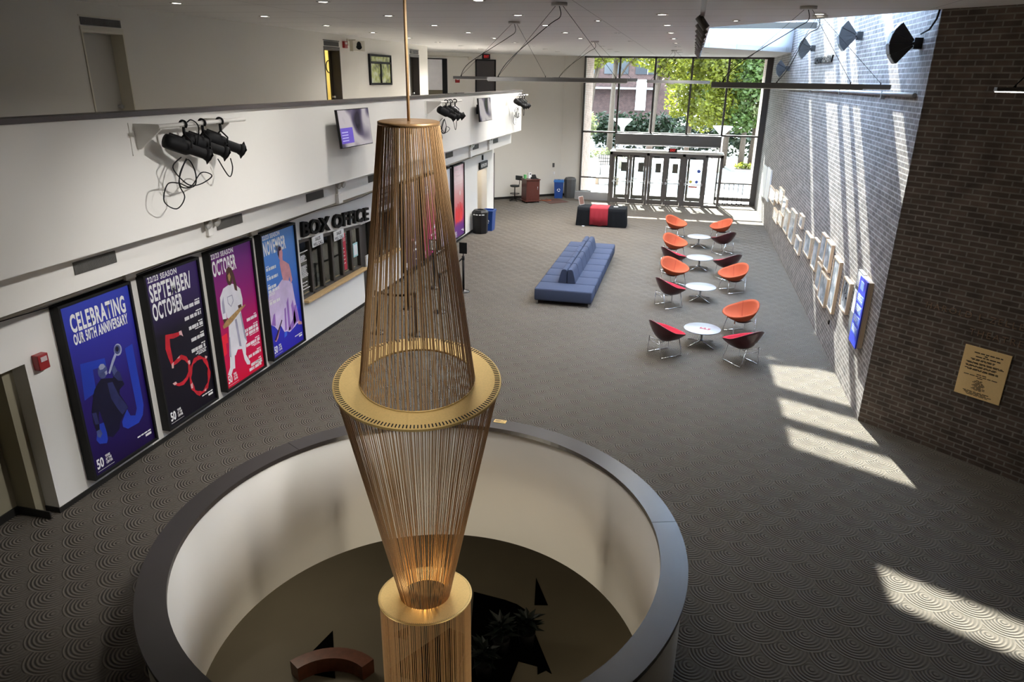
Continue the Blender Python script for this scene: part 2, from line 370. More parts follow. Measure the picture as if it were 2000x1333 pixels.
# ---- soffit band, balcony front, balcony floor
b = B(); b.box(-7.1, -6.9, -4, 28.6, 3.04, 3.555); b.box(X2, -7.1, -4, 28.59, 3.10, 3.13)
struct(b.build('wall_soffit', white))
b = B(); b.box(-6.7, -6.5, -4, 28.6, 3.54, 5.0); b.box(-13, -6.7, -4, 28.6, 3.56, 3.9)
struct(b.build('wall_balcony', white))
b = B(); b.box(-6.73, -6.47, -4, 28.62, 5.0, 5.055); struct(b.build('trim_2', mat('balcony_cap', (.085, .07, .068), .4, noise=6, amt=.15)))
XU = -9.18
b = B()
D = [(9.9, 10.79, 6.11), (17.68, 18.56, 6.14), (23.6, 24.47, 6.14)]
y = -4
for y0, y1, zt in D:
    b.box(XU-.3, XU, y, y0, 3.9, CE); b.box(XU-.3, XU, y0, y1, zt, CE); y = y1
b.box(XU-.3, XU, y, 25.35, 3.9, CE); b.box(-13, XU-.3, 25.15, 25.35, 3.9, CE)
struct(b.build('wall_upper_left', warm))
# ---- angled far wall and stub beside the window
PA, PB = Vector((-12.4, 29.97)), Vector((-6.0, 35.4))
AD = (PB-PA).normalized(); AN = Vector((AD.y, -AD.x))
FA = frame((-8.77, 33.05, 0), (AD.x, AD.y, 0), (0, 0, 1), (AN.x, AN.y, 0))
b = B(); b.box(-5, 3.64, 0, CE, -.2, 0, FA); b.box(-6.1, -4.97, 35.4, 35.6, 0, CE)
struct(b.build('wall_far_left', warm))
b = B(); b.box(-5, 3.64, 0, .11, 0, .015, FA); b.box(-6.0, -5.0, 35.385, 35.4, 0, .11); struct(b.build('baseboard_far', kick))
# ---- right brick wall, near brick wall, hidden closing walls
XR = 3.33
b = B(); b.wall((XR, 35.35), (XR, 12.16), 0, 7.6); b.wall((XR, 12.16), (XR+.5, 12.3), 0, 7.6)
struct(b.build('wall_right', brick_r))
ND = Vector((.763, -.646)).normalized(); NN = Vector((-ND.y, ND.x))*-1
FN = frame((3.34, 12.16, 0), (ND.x, ND.y, 0), (0, 0, 1), (-.646, -.763, 0))
e = Vector((3.34, 12.16))+ND*7.2
b = B(); b.wall((3.335, 12.165), (e.x, e.y), 0, CE+.1); struct(b.build('wall_near_brick', brick))
b = B(); b.wall((e.x, e.y), (9.1, -4.1), 0, CE); b.wall((9.1, -4.1), (-13, -4.1), 0, CE); b.wall((-13, -4.1), (-13, 36), 0, CE)
struct(b.build('wall_back', mat('dim_paint', (.20, .18, .155), .8, noise=1, amt=.03)))
# ---- ceiling with skylight opening
A_, B_, C_, D_ = (.21, 15.9), (XR, 12.25), (XR, 29.2), (.21, 25.1)
b = B()
for poly in ([(-13, -4.2), (.21, -4.2), (.21, 35.5), (-13, 35.5)], [(.21, -4.2), (9.2, -4.2), (9.2, 12.25), B_, A_], [D_, C_, (XR, 35.5), (.21, 35.5)]):
    b.prism(poly, CE, CE+.16)
struct(b.build('ceiling', ceilm))
b = B()
for p, q in ((D_, A_), (A_, B_), (C_, D_)): b.wall(p, q, CE+.0, 7.55)
struct(b.build('wall_skylight', mat('skylight_white', (.62, .64, .66), .7, noise=1, amt=.01)))
GL = [(16.6, 17.4), (19.85, 20.7), (20.98, 21.93), (22.35, 24.05), (26.35, 26.95)]  # pane gaps in the unseen roof, spaced to cast the sun streaks
def wl_pt(w, x): return (x, w-.5*(x-2.3))
def strip(b, w0, w1, z0, z1, x0=.1, x1=3.45): b.prism([wl_pt(w0, x0), wl_pt(w0, x1), wl_pt(w1, x1), wl_pt(w1, x0)], z0, z1)
b = B(); w = 11.0
for g0, g1 in GL+[(31.5, 31.5)]: strip(b, w, g0, 7.5, 7.62); w = g1
b.prism([(-.1, 11), (.30, 11), (.30, 31), (-.1, 31)], 7.5, 7.62); strip(b, 16.5, 17.5, 7.51, 7.61, .1, .95)
sky = struct(b.build('roof_sun_mask', diffuser_mat('fill_roof_panel', (.66, .76, .90))))  # added translucent panels, out of view, mask the sun and fill from above
for g0, g1 in GL:
    b = B(); strip(b, g0, g1, 7.52, 7.535, .3); b.build('pane', glass, sky)
b = B(); b.box(.21, XR, 23.95, 24.1, 6.98, 7.14); struct(b.build('beam', mat('beam_grey', (.07, .07, .07), .6)))
# ---- big end window
b = B(); WX = [-4.97, -3.36, -1.75, -.11, 1.48, 3.12]; YW = 35.2
for x in WX: b.box(x-.045, x+.045, YW-.06, YW+.08, 0 if x in (-4.97, 3.12) else 3.12, CE)
for x in (-3.36, 1.48): b.box(x-.03, x+.03, YW-.05, YW+.07, 0, 3.12)
b.box(-5, 3.2, YW-.06, YW+.08, 6.42, CE); b.box(-5, 3.2, YW-.06, YW+.08, 3.09, 3.17)
for x0, x1 in ((-4.97, -3.36), (1.48, 3.12)):
    b.box(x0, x1, YW-.05, YW+.07, .96, 1.02); b.box(x0, x1, YW-.05, YW+.07, .0, .06); b.box(x0, x1, YW-.05, YW+.07, .18, .34)
b.box(3.12, 3.34, YW-.02, YW+.1, 0, CE); b.box(-3.36, 1.48, YW-.05, YW+.06, 2.30, 2.4)
win = struct(b.build('window_1', dframe))
for i in range(5):
    b = B(); b.box(WX[i]+.045, WX[i+1]-.045, YW, YW+.012, 3.17, 6.42); b.build('pane', glass, win)
for x0, x1 in ((-4.92, -3.4), (1.52, 3.07)):
    b = B(); b.box(x0, x1, YW, YW+.012, 1.02, 3.09); b.build('pane', glass, win)
    b = B(); b.box(x0, x1, YW, YW+.012, .34, .96); b.build('pane', glass, win)
b = B(); b.box(-3.34, 1.46, YW-.45, YW-.06, 2.62, 3.12); b.build('header_panel', dgrey, win)
b = B(); b.tube([(-3.2, YW-.5, 2.64), (1.4, YW-.5, 2.64)], .03); b.tube([(-3.2, YW-.5, 2.64), (-3.2, YW-.5, 2.4)], .02); b.tube([(1.3, YW-.5, 2.64), (1.3, YW-.5, 2.4)], .02); b.build('rail', steel, win)
# ---- vestibule with doors
YV = 34.0
b = B(); VX = [-3.39, -1.70, -.08, .92, 1.58]
for x in VX: b.box(x-.06, x+.06, YV-.07, YV+.07, 0, 2.36)
b.box(-3.45, 1.64, YV-.07, YV+.07, 2.24, 2.36); 
for x in (-3.42, 1.61):
    b.box(x-.03, x+.03, YV, YW, 2.26, 2.36); b.box(x-.03, x+.03, YV, YW, 0, .1); b.box(x-.03, x+.03, YW-.08, YW, 0, 2.3)
b.box(.97, 1.53, YV-.05, YV+.05, 0, .1); b.box(-3.36, 1.48, YW-.04, YW+.04, 0, .03)
ves = thing('entrance_vestibule', 'glazed entrance vestibule with dark bronze frames below the big window', 'vestibule', (-.9, YV, 0))
b.build('vestibule_frame', dframe, ves)
b = B(); b.box(-3.45, 1.64, YV-.08, YW-.1, 2.36, 2.4); b.build('roof_panel', mat('pale_top', (.62, .6, .57), .6), ves)
b = B(); b.box(.97, 1.53, YV-.006, YV+.006, .1, 2.24); b.build('side_glass', glass, ves)
b = B(); b.box(-3.426, -3.414, YV+.07, YW-.08, .1, 2.26); b.build('side_glass', glass, ves)
b = B(); b.box(1.604, 1.616, YV+.07, YW-.08, .1, 2.26); b.build('side_glass', glass, ves)
nd = [0]
def glass_door(x0, x1, Y, hinge, paper_sign=False, name_extra=''):
    nd[0] += 1
    b = B(); s = .1
    b.box(x0, x0+s, Y-.025, Y+.025, .02, 2.23); b.box(x1-s, x1, Y-.025, Y+.025, .02, 2.23)
    b.box(x0+s, x1-s, Y-.025, Y+.025, .02, .24); b.box(x0+s, x1-s, Y-.025, Y+.025, 2.13, 2.23)
    d = struct(b.build('door_%d' % nd[0], dframe))
    b = B(); b.box(x0+s, x1-s, Y-.005, Y+.005, .24, 2.13); b.build('pane', glass, d)
    b = B(); b.tube([(x0+.05, Y-.07, 1.02), (x1-.05, Y-.07, 1.02)], .018); b.box(x0+.03, x0+.1, Y-.09, Y-.02, .97, 1.07); b.box(x1-.1, x1-.03, Y-.09, Y-.02, .97, 1.07); b.build('push_bar', steel, d)
    b = B(); b.box(x0+.2, x0+.45, Y-.07, Y-.025, 2.15, 2.21); b.build('door_closer', black, d)
    if paper_sign:
        xc = (x0+x1)/2+.02; b = B(); b.box(xc-.13, xc+.13, Y-.03, Y-.026, 1.35, 1.78); b.build('paper_notice', mat('notice_grey', (.16, .155, .15), .7), d)
    return d
glass_door(-3.33, -2.56, YV, 0); glass_door(-2.55, -1.77, YV, 1); glass_door(-1.63, -.90, YV, 0); glass_door(-.89, -.15, YV, 1)
d = glass_door(-.02, .86, YV, 1)
b = B(); M = frame((.42, YV-.03, 0), (1, 0, 0), (0, 0, 1), (0, -1, 0))
circ = lambda r, cx, cy, n=16: [(cx+r*math.cos(2*PI*i/n), cy+r*math.sin(2*PI*i/n)) for i in range(n)]
b.prism(circ(.065, -.12, 1.14), 0, .004, M); b.m(1).prism(circ(.065, .14, 1.14), 0, .004, M); b.prism(circ(.075, .2, 1.62), 0, .004, M); b.m(2).box(-.2, .18, .88, .94, 0, .004, M)
b.build('door_sticker', [mat('sticker_yellow', (.5, .42, .05)), mat('sticker_blue', (.03, .06, .3)), mat('sticker_red', (.35, .06, .04))], d)
for x0, x1 in ((-3.3, -2.5), (-2.48, -1.7), (-1.66, -.88), (-.86, -.1)): glass_door(x0, x1, YW, 0, True)
glass_door(.1, .96, YW, 1)
# ---- outdoors
b = B(); b.box(-90, 90, 35.4, 200, -.06, -.005)
struct(b.build('ground', mat('pale_paving', (.22, .217, .212), .85, noise=.35, amt=.12)))
b = B(); b.box(-14, 12, 35.3, 39.15, 6.62, 7.0); struct(b.build('roof_overhang', dgrey))
pbrick = brick_mat('outdoor_brick', (.40, .27, .22), (.33, .22, .18), (.5, .45, .4))
b = B(); b.wall((-4.93, 35.3), (-4.93, 38.0), 0, 6.6); b.wall((-4.93, 38.0), (-9, 38.0), 0, 6.6); b.wall((3.2, 35.3), (3.2, 38.0), 0, 6.6); b.wall((3.2, 38.0), (7, 38.0), 0, 6.6)
struct(b.build('wall_outside', pbrick))
# ================================================================ POSTERS ON THE LEFT WALL
XF = -7.49
def lw(y, z, x=XF): return frame((x, y, z), (0, 1, 0), (0, 0, 1), (1, 0, 0))       # u along the wall, v up, w out of the wall
PW, PH = 1.26, 2.52
P = lambda *q: [(q[i], q[i+1]) for i in range(0, len(q), 2)]
def poster(name, label, y0, print_mat):
    t = thing(name, label, 'poster', (XL, y0+PW/2, .2), 0, 'tall framed season posters along the left wall')
    b = B(); z0, z1 = .2, 2.72
    for q in ((y0, y0+.035, z0, z1), (y0+PW-.035, y0+PW, z0, z1), (y0+.035, y0+PW-.035, z0, z0+.035), (y0+.035, y0+PW-.035, z1-.035, z1)):
        b.box(XL, XF, q[0], q[1], q[2], q[3])
    b.build('frame', blackp, t)
    b = B(); b.box(XL, XF-.035, y0+.035, y0+PW-.035, z0+.035, z1-.035); b.build('print', print_mat, t)
    return t, lw(y0, z0, XF-.035)
def small_lines(b, M, x, y, n, w, h=.016, gap=.028, right=False, seed=1):
    r = random.Random(seed)
    for i in range(n):
        ww = w*(.6+.4*r.random()); xx = x-ww if right else x; u = xx
        while u < xx+ww-.02:
            q = min(r.uniform(.03, .09), xx+ww-u); b.box(u, u+q, y-i*gap, y-i*gap+h, .001, .002, M); u += q+.012
def logo50(b, M, x=.1, y=.12, s=1.):
    b.text('50', .2*s, M @ Matrix.Translation((x, y, .002)), sx=.62, weight=.006)
    for i, w_ in enumerate(('YEARS', 'AT THE', 'CENTER')): b.text(w_, .05*s, M @ Matrix.Translation((x+.165*s, y+.105*s-i*.05*s, .002)), sx=.62, weight=.002)
    b.box(x, x+.3*s, y-.045, y-.04, .001, .002, M)
def footer(b, M, x=1.17, y=.2, seed=3):
    small_lines(b, M, x, y, 1, .4, .02, right=True, seed=seed); b.box(x-.12, x, y-.055, y-.02, .001, .002, M)
def events(b, M, x, y, rows, right=True, seed=5):
    r = random.Random(seed)
    for big, nsm in rows:
        small_lines(b, M, x, y, 1, .14, .018, right=right, seed=seed); y -= .075
        for k in range(big):
            w = r.uniform(.3, .44); xx = x-w if right else x; u = xx
            while u < xx+w-.015:
                q = min(r.uniform(.045, .13), xx+w-u); v = u
                while v < u+q-.012: b.box(v, v+.017, y, y+.058, .001, .002, M); v += .0215
                u += q+.018
            y -= .075
        if nsm: small_lines(b, M, x, y+.045, nsm, .3, .014, .026, right, seed+1); y -= .026*nsm
        y -= .03; seed += 1
def marks(t, M):
    b = B(); logo50(b, M); b.build('logo', paper, t); b = B(); footer(b, M); b.build('footer_text', paper, t)
def listing(t, M, *a, **k):
    x, y, rows = a; sd = k.get('seed', 5)
    for i, (big, nsm) in enumerate(rows):
        b = B(); events(b, M, x, y, [(big, nsm)], k.get('right', True), sd+i); b.build('event_text', paper, t); y -= .105+.075*big+.026*nsm
def title(b, M, body, z, size, w, x=.12, wt=.011): b.text(body, size, M @ Matrix.Translation((x, z, .002)), fit=w, weight=wt, spacing=1.12)
# ---- poster of the trumpeter
mp = grad_mat('print_blue', [(0, (.012, .004, .05)), (.45, (.022, .010, .16)), (.75, (.03, .03, .33)), (1, (.035, .06, .48))], .3, 2, .0, 2.5)
t, M = poster('season_poster', 'blue anniversary poster of a trumpeter, nearest to the passage opening', 6.9, mp)
b = B(); W_ = Matrix.Translation
title(b, M, 'CELEBRATING', 2.115, .33, .96, .16); title(b, M, 'OUR 50TH ANNIVERSARY', 1.945, .195, .96, .16, .008)
b.build('title_lettering', paper, t); marks(t, M)
mb1 = mat('print_numeral', (.018, .05, .46), .35, noise=2, amt=.25); mb2 = mat('print_figure', (.006, .006, .03), .4, noise=5, amt=.5); mb3 = mat('print_bluegrey', (.07, .09, .24), .4, noise=14, amt=.6); mb4 = mat('print_highlight', (.35, .38, .55), .4, noise=9, amt=.4); mb5 = mat('print_mid', (.025, .03, .12), .4, noise=7, amt=.5)
b = B()
b.poly(P(.18, 1.67, .59, 1.60, .59, 1.49, .36, 1.52, .34, 1.2, .13, 1.16), M, .001)
b.poly(P(.26, .74, .18, .54, .22, .46, .34, .41, .37, .46, .38, .72), M, .001)
b.poly(P(.97, 1.60, 1.12, 1.62, 1.12, .64, 1.07, .5, .97, .42, .75, .43, .67, .5, .67, .58, .8, .72, .84, .6, .93, .56, .98, .65), M, .001)
b.m(1)
b.poly(P(.39, 1.30, .46, 1.34, .56, 1.31, .66, 1.27, .72, 1.36, .78, 1.30, .84, 1.10, .74, 1.06, .72, 1.0, .78, .86, .83, .74, .72, .66, .64, .6, .6, .5, .46, .44, .38, .5, .36, .7, .33, .9, .28, 1.0, .27, 1.16, .32, 1.24), M, .0015)
b.poly(P(.27, 1.14, .2, .96, .19, .8, .21, .66, .27, .66, .3, .84, .34, .98), M, .0016)
b.m(4).poly(P(.55, 1.24, .64, 1.22, .70, 1.0, .8, .8, .82, .74, .7, .68, .64, .8, .56, 1.0), M, .0018)
b.poly(P(.66, 1.32, .72, 1.40, .8, 1.3, .82, 1.16, .74, 1.2), M, .0019); b.poly(P(.2, .94, .27, .92, .28, .74, .22, .76), M, .0019)
b.m(2)
b.poly([(.51+.082*math.cos(a*PI/8), 1.435+.105*math.sin(a*PI/8)) for a in range(16)], M, .002)
b.poly(P(.21, .66, .28, .66, .3, .58, .25, .54, .21, .58), M, .002); b.poly(P(.66, 1.40, .73, 1.44, .76, 1.34, .69, 1.3), M, .0021)
b.m(3)
b.poly(P(.46, 1.52, .5, 1.545, .55, 1.53, .57, 1.48, .52, 1.46, .47, 1.47), M, .0025); b.poly(P(.54, 1.41, .58, 1.42, .585, 1.37, .55, 1.36), M, .0026)
b.poly(P(.60, 1.37, .625, 1.35, .72, 1.47, .82, 1.59, .79, 1.62, .70, 1.52), M, .0024)
b.poly([(.84+.072*math.cos(a*PI/8), 1.63+.088*math.sin(a*PI/8)) for a in range(16)], M, .0027)
b.m(2).poly([(.832+.056*math.cos(a*PI/8), 1.637+.068*math.sin(a*PI/8)) for a in range(16)], M, .003)
b.m(1).poly([(.828+.03*math.cos(a*PI/8), 1.645+.04*math.sin(a*PI/8)) for a in range(16)], M, .0033)
b.build('printed_figure', [mb1, mb2, mb3, mb4, mb5], t, recalc=False)
# ---- poster of the red fifty
mp = grad_mat('print_black', [(0, (.006, .005, .012)), (.6, (.008, .007, .018)), (1, (.045, .02, .14))], .3, 2, 0, 2.5)
t, M = poster('season_poster', 'black poster with a 50 formed of red legs, right of the blue trumpeter poster', 8.415, mp)
b = B(); title(b, M, '22/23 SEASON', 2.385, .115, .64, .1, .004)
title(b, M, 'SEPTEMBER/', 2.09, .36, .93, .1); title(b, M, 'OCTOBER', 1.80, .36, .68, .1)
listing(t, M, 1.17, 1.84, [(1, 0), (1, 0), (1, 1), (1, 0), (1, 3)]); b.build('title_lettering', paper, t); marks(t, M)
def ribbon(b, pts, ws, M, w):
    L, R = [], []
    for i, p in enumerate(pts):
        a, c = Vector(pts[max(0, i-1)]), Vector(pts[min(len(pts)-1, i+1)]); d = (c-a).normalized(); n = Vector((-d.y, d.x))
        L.append(Vector(p)+n*ws[i]); R.append(Vector(p)-n*ws[i])
    for i in range(len(pts)-1): b.poly([L[i], R[i], R[i+1], L[i+1]], M, w+.0001*i)
b = B()
ribbon(b, P(.58, 1.43, .45, 1.44, .32, 1.47, .29, 1.3, .31, 1.14, .33, 1.0), [.03, .04, .06, .055, .045, .025], M, .001)
ribbon(b, P(.33, 1.0, .44, 1.02, .55, 1.05, .64, .99, .70, .88, .68, .74, .60, .66, .5, .62, .4, .63, .30, .69), [.02, .035, .04, .035, .025, .03, .03, .035, .025, .015], M, .001)
cx, cy = .91, .58
pts = [(cx+.235*math.cos(a), cy+.31*math.sin(a)) for a in [PI/2+2*PI*i/22 for i in range(23)]]
ribbon(b, pts, [.03+.016*math.sin(i*2.1) for i in range(23)], M, .001)
b.m(1)
for p in (P(.58, 1.47, .64, 1.47, .66, 1.36, .62, 1.4, .58, 1.41), P(.31, 1.02, .36, 1.04, .34, .94, .30, .95), P(.26, .71, .34, .71, .36, .67, .3, .66), P(.67, .93, .73, .93, .73, .87, .69, .86), P(.655, .52, .71, .54, .70, .44, .66, .45), P(1.1, .86, 1.16, .83, 1.14, .8, 1.1, .81), P(.95, .28, 1.02, .31, 1.0, .26), P(.44, 1.06, .52, 1.09, .5, 1.05)): b.poly(p, M, .004)
b.build('printed_figure', [mat('print_red', (.52, .015, .03), .4, noise=9, amt=.45), mat('print_skin', (.72, .42, .42), .5)], t, recalc=False)
# ---- poster of the player in white
mp = grad_mat('print_magenta', [(0, (.70, .005, .04)), (.35, (.55, .004, .09)), (.62, (.30, .008, .16)), (1, (.11, .02, .19))], .3, 2, 0, 2.5)
t, M = poster('season_poster', 'magenta poster of a saxophone player dressed in white', 9.93, mp)
b = B(); title(b, M, '22/23 SEASON', 2.385, .115, .62, .08, .004); title(b, M, 'OCTOBER', 2.09, .36, .66, .08)
listing(t, M, 1.17, 1.12, [(1, 0), (2, 1), (1, 2), (1, 0), (2, 0)], seed=21); b.build('title_lettering', paper, t); marks(t, M)
mw = mat('print_white_cloth', (.72, .71, .76), .5, noise=5, amt=.16); mw2 = mat('print_cloth_shade', (.36, .35, .46), .5, noise=6, amt=.3); mk = mat('print_dark_skin', (.07, .03, .022), .5, noise=9, amt=.4); mg = mat('print_gold', (.42, .25, .10), .4, noise=22, amt=.6); mr3 = mat('print_numeral_red', (.85, .02, .05), .4)
b = B()
b.m(4).poly(P(.06, 1.02, .24, 1.04, .24, .86, .18, .86, .18, .68, .06, .64), M, .0006)
b.m(0)
b.poly(P(.3, 1.83, .43, 1.85, .55, 1.85, .66, 1.80, .77, 1.7, .80, 1.5, .78, 1.38, .7, 1.32, .4, 1.24, .3, 1.3, .3, 1.55), M, .001)
b.poly(P(.3, 1.83, .18, 1.70, .16, 1.5, .18, 1.30, .28, 1.26, .31, 1.5), M, .0011)
b.poly(P(.33, 1.28, .7, 1.34, .74, 1.0, .78, .68, .62, .60, .48, .64, .40, .56, .22, .6, .28, .9), M, .0012)
b.poly(P(.24, .62, .38, .62, .35, .42, .34, .33, .28, .34, .2, .24, .11, .29, .2, .4), M, .0013); b.poly(P(.6, .64, .74, .68, .70, .46, .80, .28, .78, .23, .70, .26, .64, .38), M, .0013)
b.m(1)
b.poly(P(.5, 1.2, .54, .68, .60, .66, .56, 1.2), M, .002); b.poly(P(.67, 1.25, .72, .78, .78, .68, .71, 1.28), M, .002); b.poly(P(.22, .6, .28, .94, .31, .94, .27, .57), M, .002); b.poly(P(.21, 1.6, .27, 1.7, .27, 1.4, .2, 1.4), M, .002); b.poly(P(.37, 1.66, .52, 1.66, .54, 1.54, .45, 1.45, .37, 1.54), M, .002)
b.m(0).poly(P(.385, 1.645, .505, 1.645, .52, 1.55, .45, 1.475, .385, 1.55), M, .0022)
b.m(2)
b.poly([(.50+.085*math.cos(a*PI/8), 1.97+.135*math.sin(a*PI/8)) for a in range(16)], M, .002); b.poly(P(.42, 2.08, .45, 2.14, .52, 2.16, .59, 2.12, .64, 2.0, .68, 1.8, .68, 1.68, .61, 1.72, .585, 1.9, .575, 2.04), M, .0021)
b.poly(P(.18, 1.31, .28, 1.29, .29, 1.2, .21, 1.17), M, .003); b.poly(P(.64, 1.42, .74, 1.42, .75, 1.33, .66, 1.3), M, .003)
b.m(3); ribbon(b, P(.16, 1.17, .28, 1.2, .42, 1.24, .56, 1.29, .68, 1.33, .86, 1.37), [.03, .06, .055, .045, .035, .012], M, .0032)
b.poly(P(.46, 2.02, .52, 2.06, .54, 1.98, .50, 1.9, .47, 1.93), M, .0035)
b.build('printed_figure', [mw, mw2, mk, mg, mr3], t, recalc=False)
# ---- poster of the dancer
mp = grad_mat('print_sky', [(0, (.028, .018, .42)), (.3, (.03, .04, .5)), (.6, (.06, .19, .62)), (1, (.10, .28, .68))], .3, 2, 0, 2.5)
t, M = poster('season_poster', 'bright blue poster of a dancer in a billowing skirt beside the ticket windows', 11.445, mp)
b = B(); title(b, M, '22/23 SEASON', 2.385, .115, .60, .1, .004); title(b, M, 'NOVEMBER', 2.09, .36, .78, .1)
listing(t, M, .12, 1.86, [(1, 0), (1, 0), (2, 2), (1, 0)], right=False, seed=41); b.build('title_lettering', paper, t); marks(t, M)
ms1 = mat('print_pale_skirt', (.62, .50, .74), .5, noise=4, amt=.3); ms2 = mat('print_lilac', (.30, .14, .50), .5, noise=5, amt=.35); ms3 = mat('print_pink_skin', (.62, .28, .32), .5, noise=7, amt=.3); ms4 = mat('print_numeral_blue', (.05, .14, .72), .5); ms5 = mat('print_hair', (.04, .015, .05), .5); ms6 = mat('print_cloud', (.55, .68, .86), .5, noise=3, amt=.2)
b = B()
b.m(3)
for p in (P(.5, .32, .6, .34, .62, .42, .66, .5, .6, .5, .52, .42), P(.66, .5, .82, .56, .84, .66, .7, .62), P(.84, .66, 1.1, .76, 1.12, .82, .86, .74)): b.poly(p, M, .0006)
b.m(5).poly(P(.05, 1.18, .3, 1.3, .5, 1.34, .44, 1.1, .2, .98, .05, 1.0), M, .0008)
b.m(0).poly(P(.46, 1.42, .63, 1.5, .82, 1.46, .98, 1.33, 1.03, .96, 1.09, .66, 1.13, .43, 1.02, .46, .92, .42, .72, .37, .62, .42, .52, .44, .42, .61, .3, .55, .2, .66, .07, .74, .05, 1.1, .12, 1.34, .3, 1.38), M, .001)
b.m(1)
for p in (P(.60, .9, .66, .92, .62, .46, .55, .45), P(.7, 1.0, .78, 1.1, .76, .42, .68, .41), P(.86, .9, .94, 1.0, 1.0, .52, .9, .46), P(.2, .9, .26, .92, .24, .66, .1, .72), P(.98, .86, 1.04, .86, 1.11, .5, .98, .48, .8, .40, .66, .42, .9, .62)): b.poly(p, M, .0014)
b.m(2)
b.poly(P(.60, 1.86, .68, 1.88, .74, 1.86, .84, 1.80, .93, 1.74, .97, 1.6, 1.0, 1.40, .93, 1.33, .9, 1.5, .86, 1.42, .66, 1.48, .62, 1.66), M, .002)
b.poly([(.655+.085*math.cos(a*PI/8), 2.02+.13*math.sin(a*PI/8)) for a in range(16)], M, .002); b.poly(P(.61, 1.98, .72, 1.96, .72, 1.84, .62, 1.84), M, .0021)
b.poly(P(.3, .54, .38, .56, .28, .4, .2, .34, .15, .38), M, .002); b.poly(P(1.08, .5, 1.2, .44, 1.2, .38, 1.06, .42), M, .002)
b.m(4).poly(P(.56, 2.02, .57, 2.12, .64, 2.17, .71, 2.14, .63, 2.1, .60, 1.94), M, .0024); b.poly(P(.46, .72, .49, .70, .2, .36, .15, .39), M, .0022)
b.build('printed_figure', [ms1, ms2, ms3, ms4, ms5, ms6], t, recalc=False)
# ---- posters further down the wall
mp = grad_mat('print_grey', [(0, (.03, .02, .05)), (.45, (.12, .06, .09)), (1, (.42, .36, .42))], .3, 2, 0, 2.5)
t, M = poster('season_poster', 'grey lilac poster just right of the second ticket window, behind the chandelier', 18.415, mp)
b = B(); b.text('22/23 SEASON', .125, M @ W_((.12, 2.27, .002)), sx=.72); b.text('JANUARY', .34, M @ W_((.12, 1.97, .002)), sx=.42, weight=.006); listing(t, M, 1.17, .75, [(1, 1), (1, 0)]); b.build('title_lettering', paper, t); marks(t, M)
b = B(); b.poly(P(.4, .5, .5, 1.3, .62, 1.5, .76, 1.3, .8, .9, .74, .5), M, .001); b.m(1).poly([(.62+.1*math.cos(a*PI/8), 1.55+.13*math.sin(a*PI/8)) for a in range(16)], M, .002); b.poly(P(.46, .9, .8, .84, .8, .78, .46, .84), M, .002); b.build('printed_figure', [mat('print_brown', (.09, .05, .04), .5, noise=5, amt=.4), ms3], t, recalc=False)
mp = grad_mat('print_rose', [(0, (.28, .01, .12)), (.35, (.5, .02, .12)), (.7, (.55, .16, .17)), (1, (.62, .40, .40))], .3, 2, 0, 2.5)
t, M = poster('season_poster', 'rose red poster behind the chandelier, between the grey lilac and the flower posters', 19.93, mp)
b = B(); b.text('22/23 SEASON', .125, M @ W_((.12, 2.27, .002)), sx=.72); b.text('MARCH', .34, M @ W_((.12, 1.97, .002)), sx=.42, weight=.006); listing(t, M, 1.17, .9, [(1, 1), (1, 0), (1, 0)]); b.build('title_lettering', paper, t); marks(t, M)
mp = grad_mat('print_lightgrey', [(0, (.25, .22, .3)), (1, (.62, .62, .66))], .3, 2, 0, 2.5)
t, M = poster('season_poster', 'pale grey poster just left of the far red flower poster', 21.44, mp)
b = B(); b.text('22/23 SEASON', .125, M @ W_((.12, 2.27, .002)), sx=.72); b.text('APRIL', .34, M @ W_((.12, 1.97, .002)), sx=.42, weight=.006); b.build('title_lettering', paper, t); marks(t, M)
mp = grad_mat('print_flower', [(0, (.10, .02, .17)), (.16, (.12, .025, .2)), (.3, (.55, .06, .10)), (.55, (.68, .24, .24)), (.8, (.70, .48, .48)), (1, (.62, .30, .36))], .3, 2, 0, 2.5)
t, M = poster('season_poster', 'pink and purple poster with a red flower, farthest along the left wall', 22.935, mp)
b = B(); small_lines(b, M, .2, 2.3, 3, .7, .05, .1, seed=9); b.box(.2, 1.05, 1.86, 1.87, .001, .002, M); b.build('title_lettering', mat('print_pale_pink', (.8, .62, .62), .5), t); marks(t, M)
b = B()
for k, (cx, w, h) in enumerate(((.35, .1, .62), (.55, .12, .7), (.78, .13, .72), (.98, .1, .66))):
    b.poly([(cx-w, .62), (cx-w*.9, .98), (cx-w*.3, h+.5), (cx+w*.4, h+.48), (cx+w, .92), (cx+w*.8, .58), (cx, .5)], M, .001+.0002*k)
b.m(1).poly([(.78+.06*math.cos(a*PI/6), 1.52+.08*math.sin(a*PI/6)) for a in range(12)], M, .002)
b.build('printed_figure', [mat('print_flower_red', (.66, .03, .035), .5, noise=6, amt=.35), mat('print_bird', (.8, .66, .66), .5)], t, recalc=False)
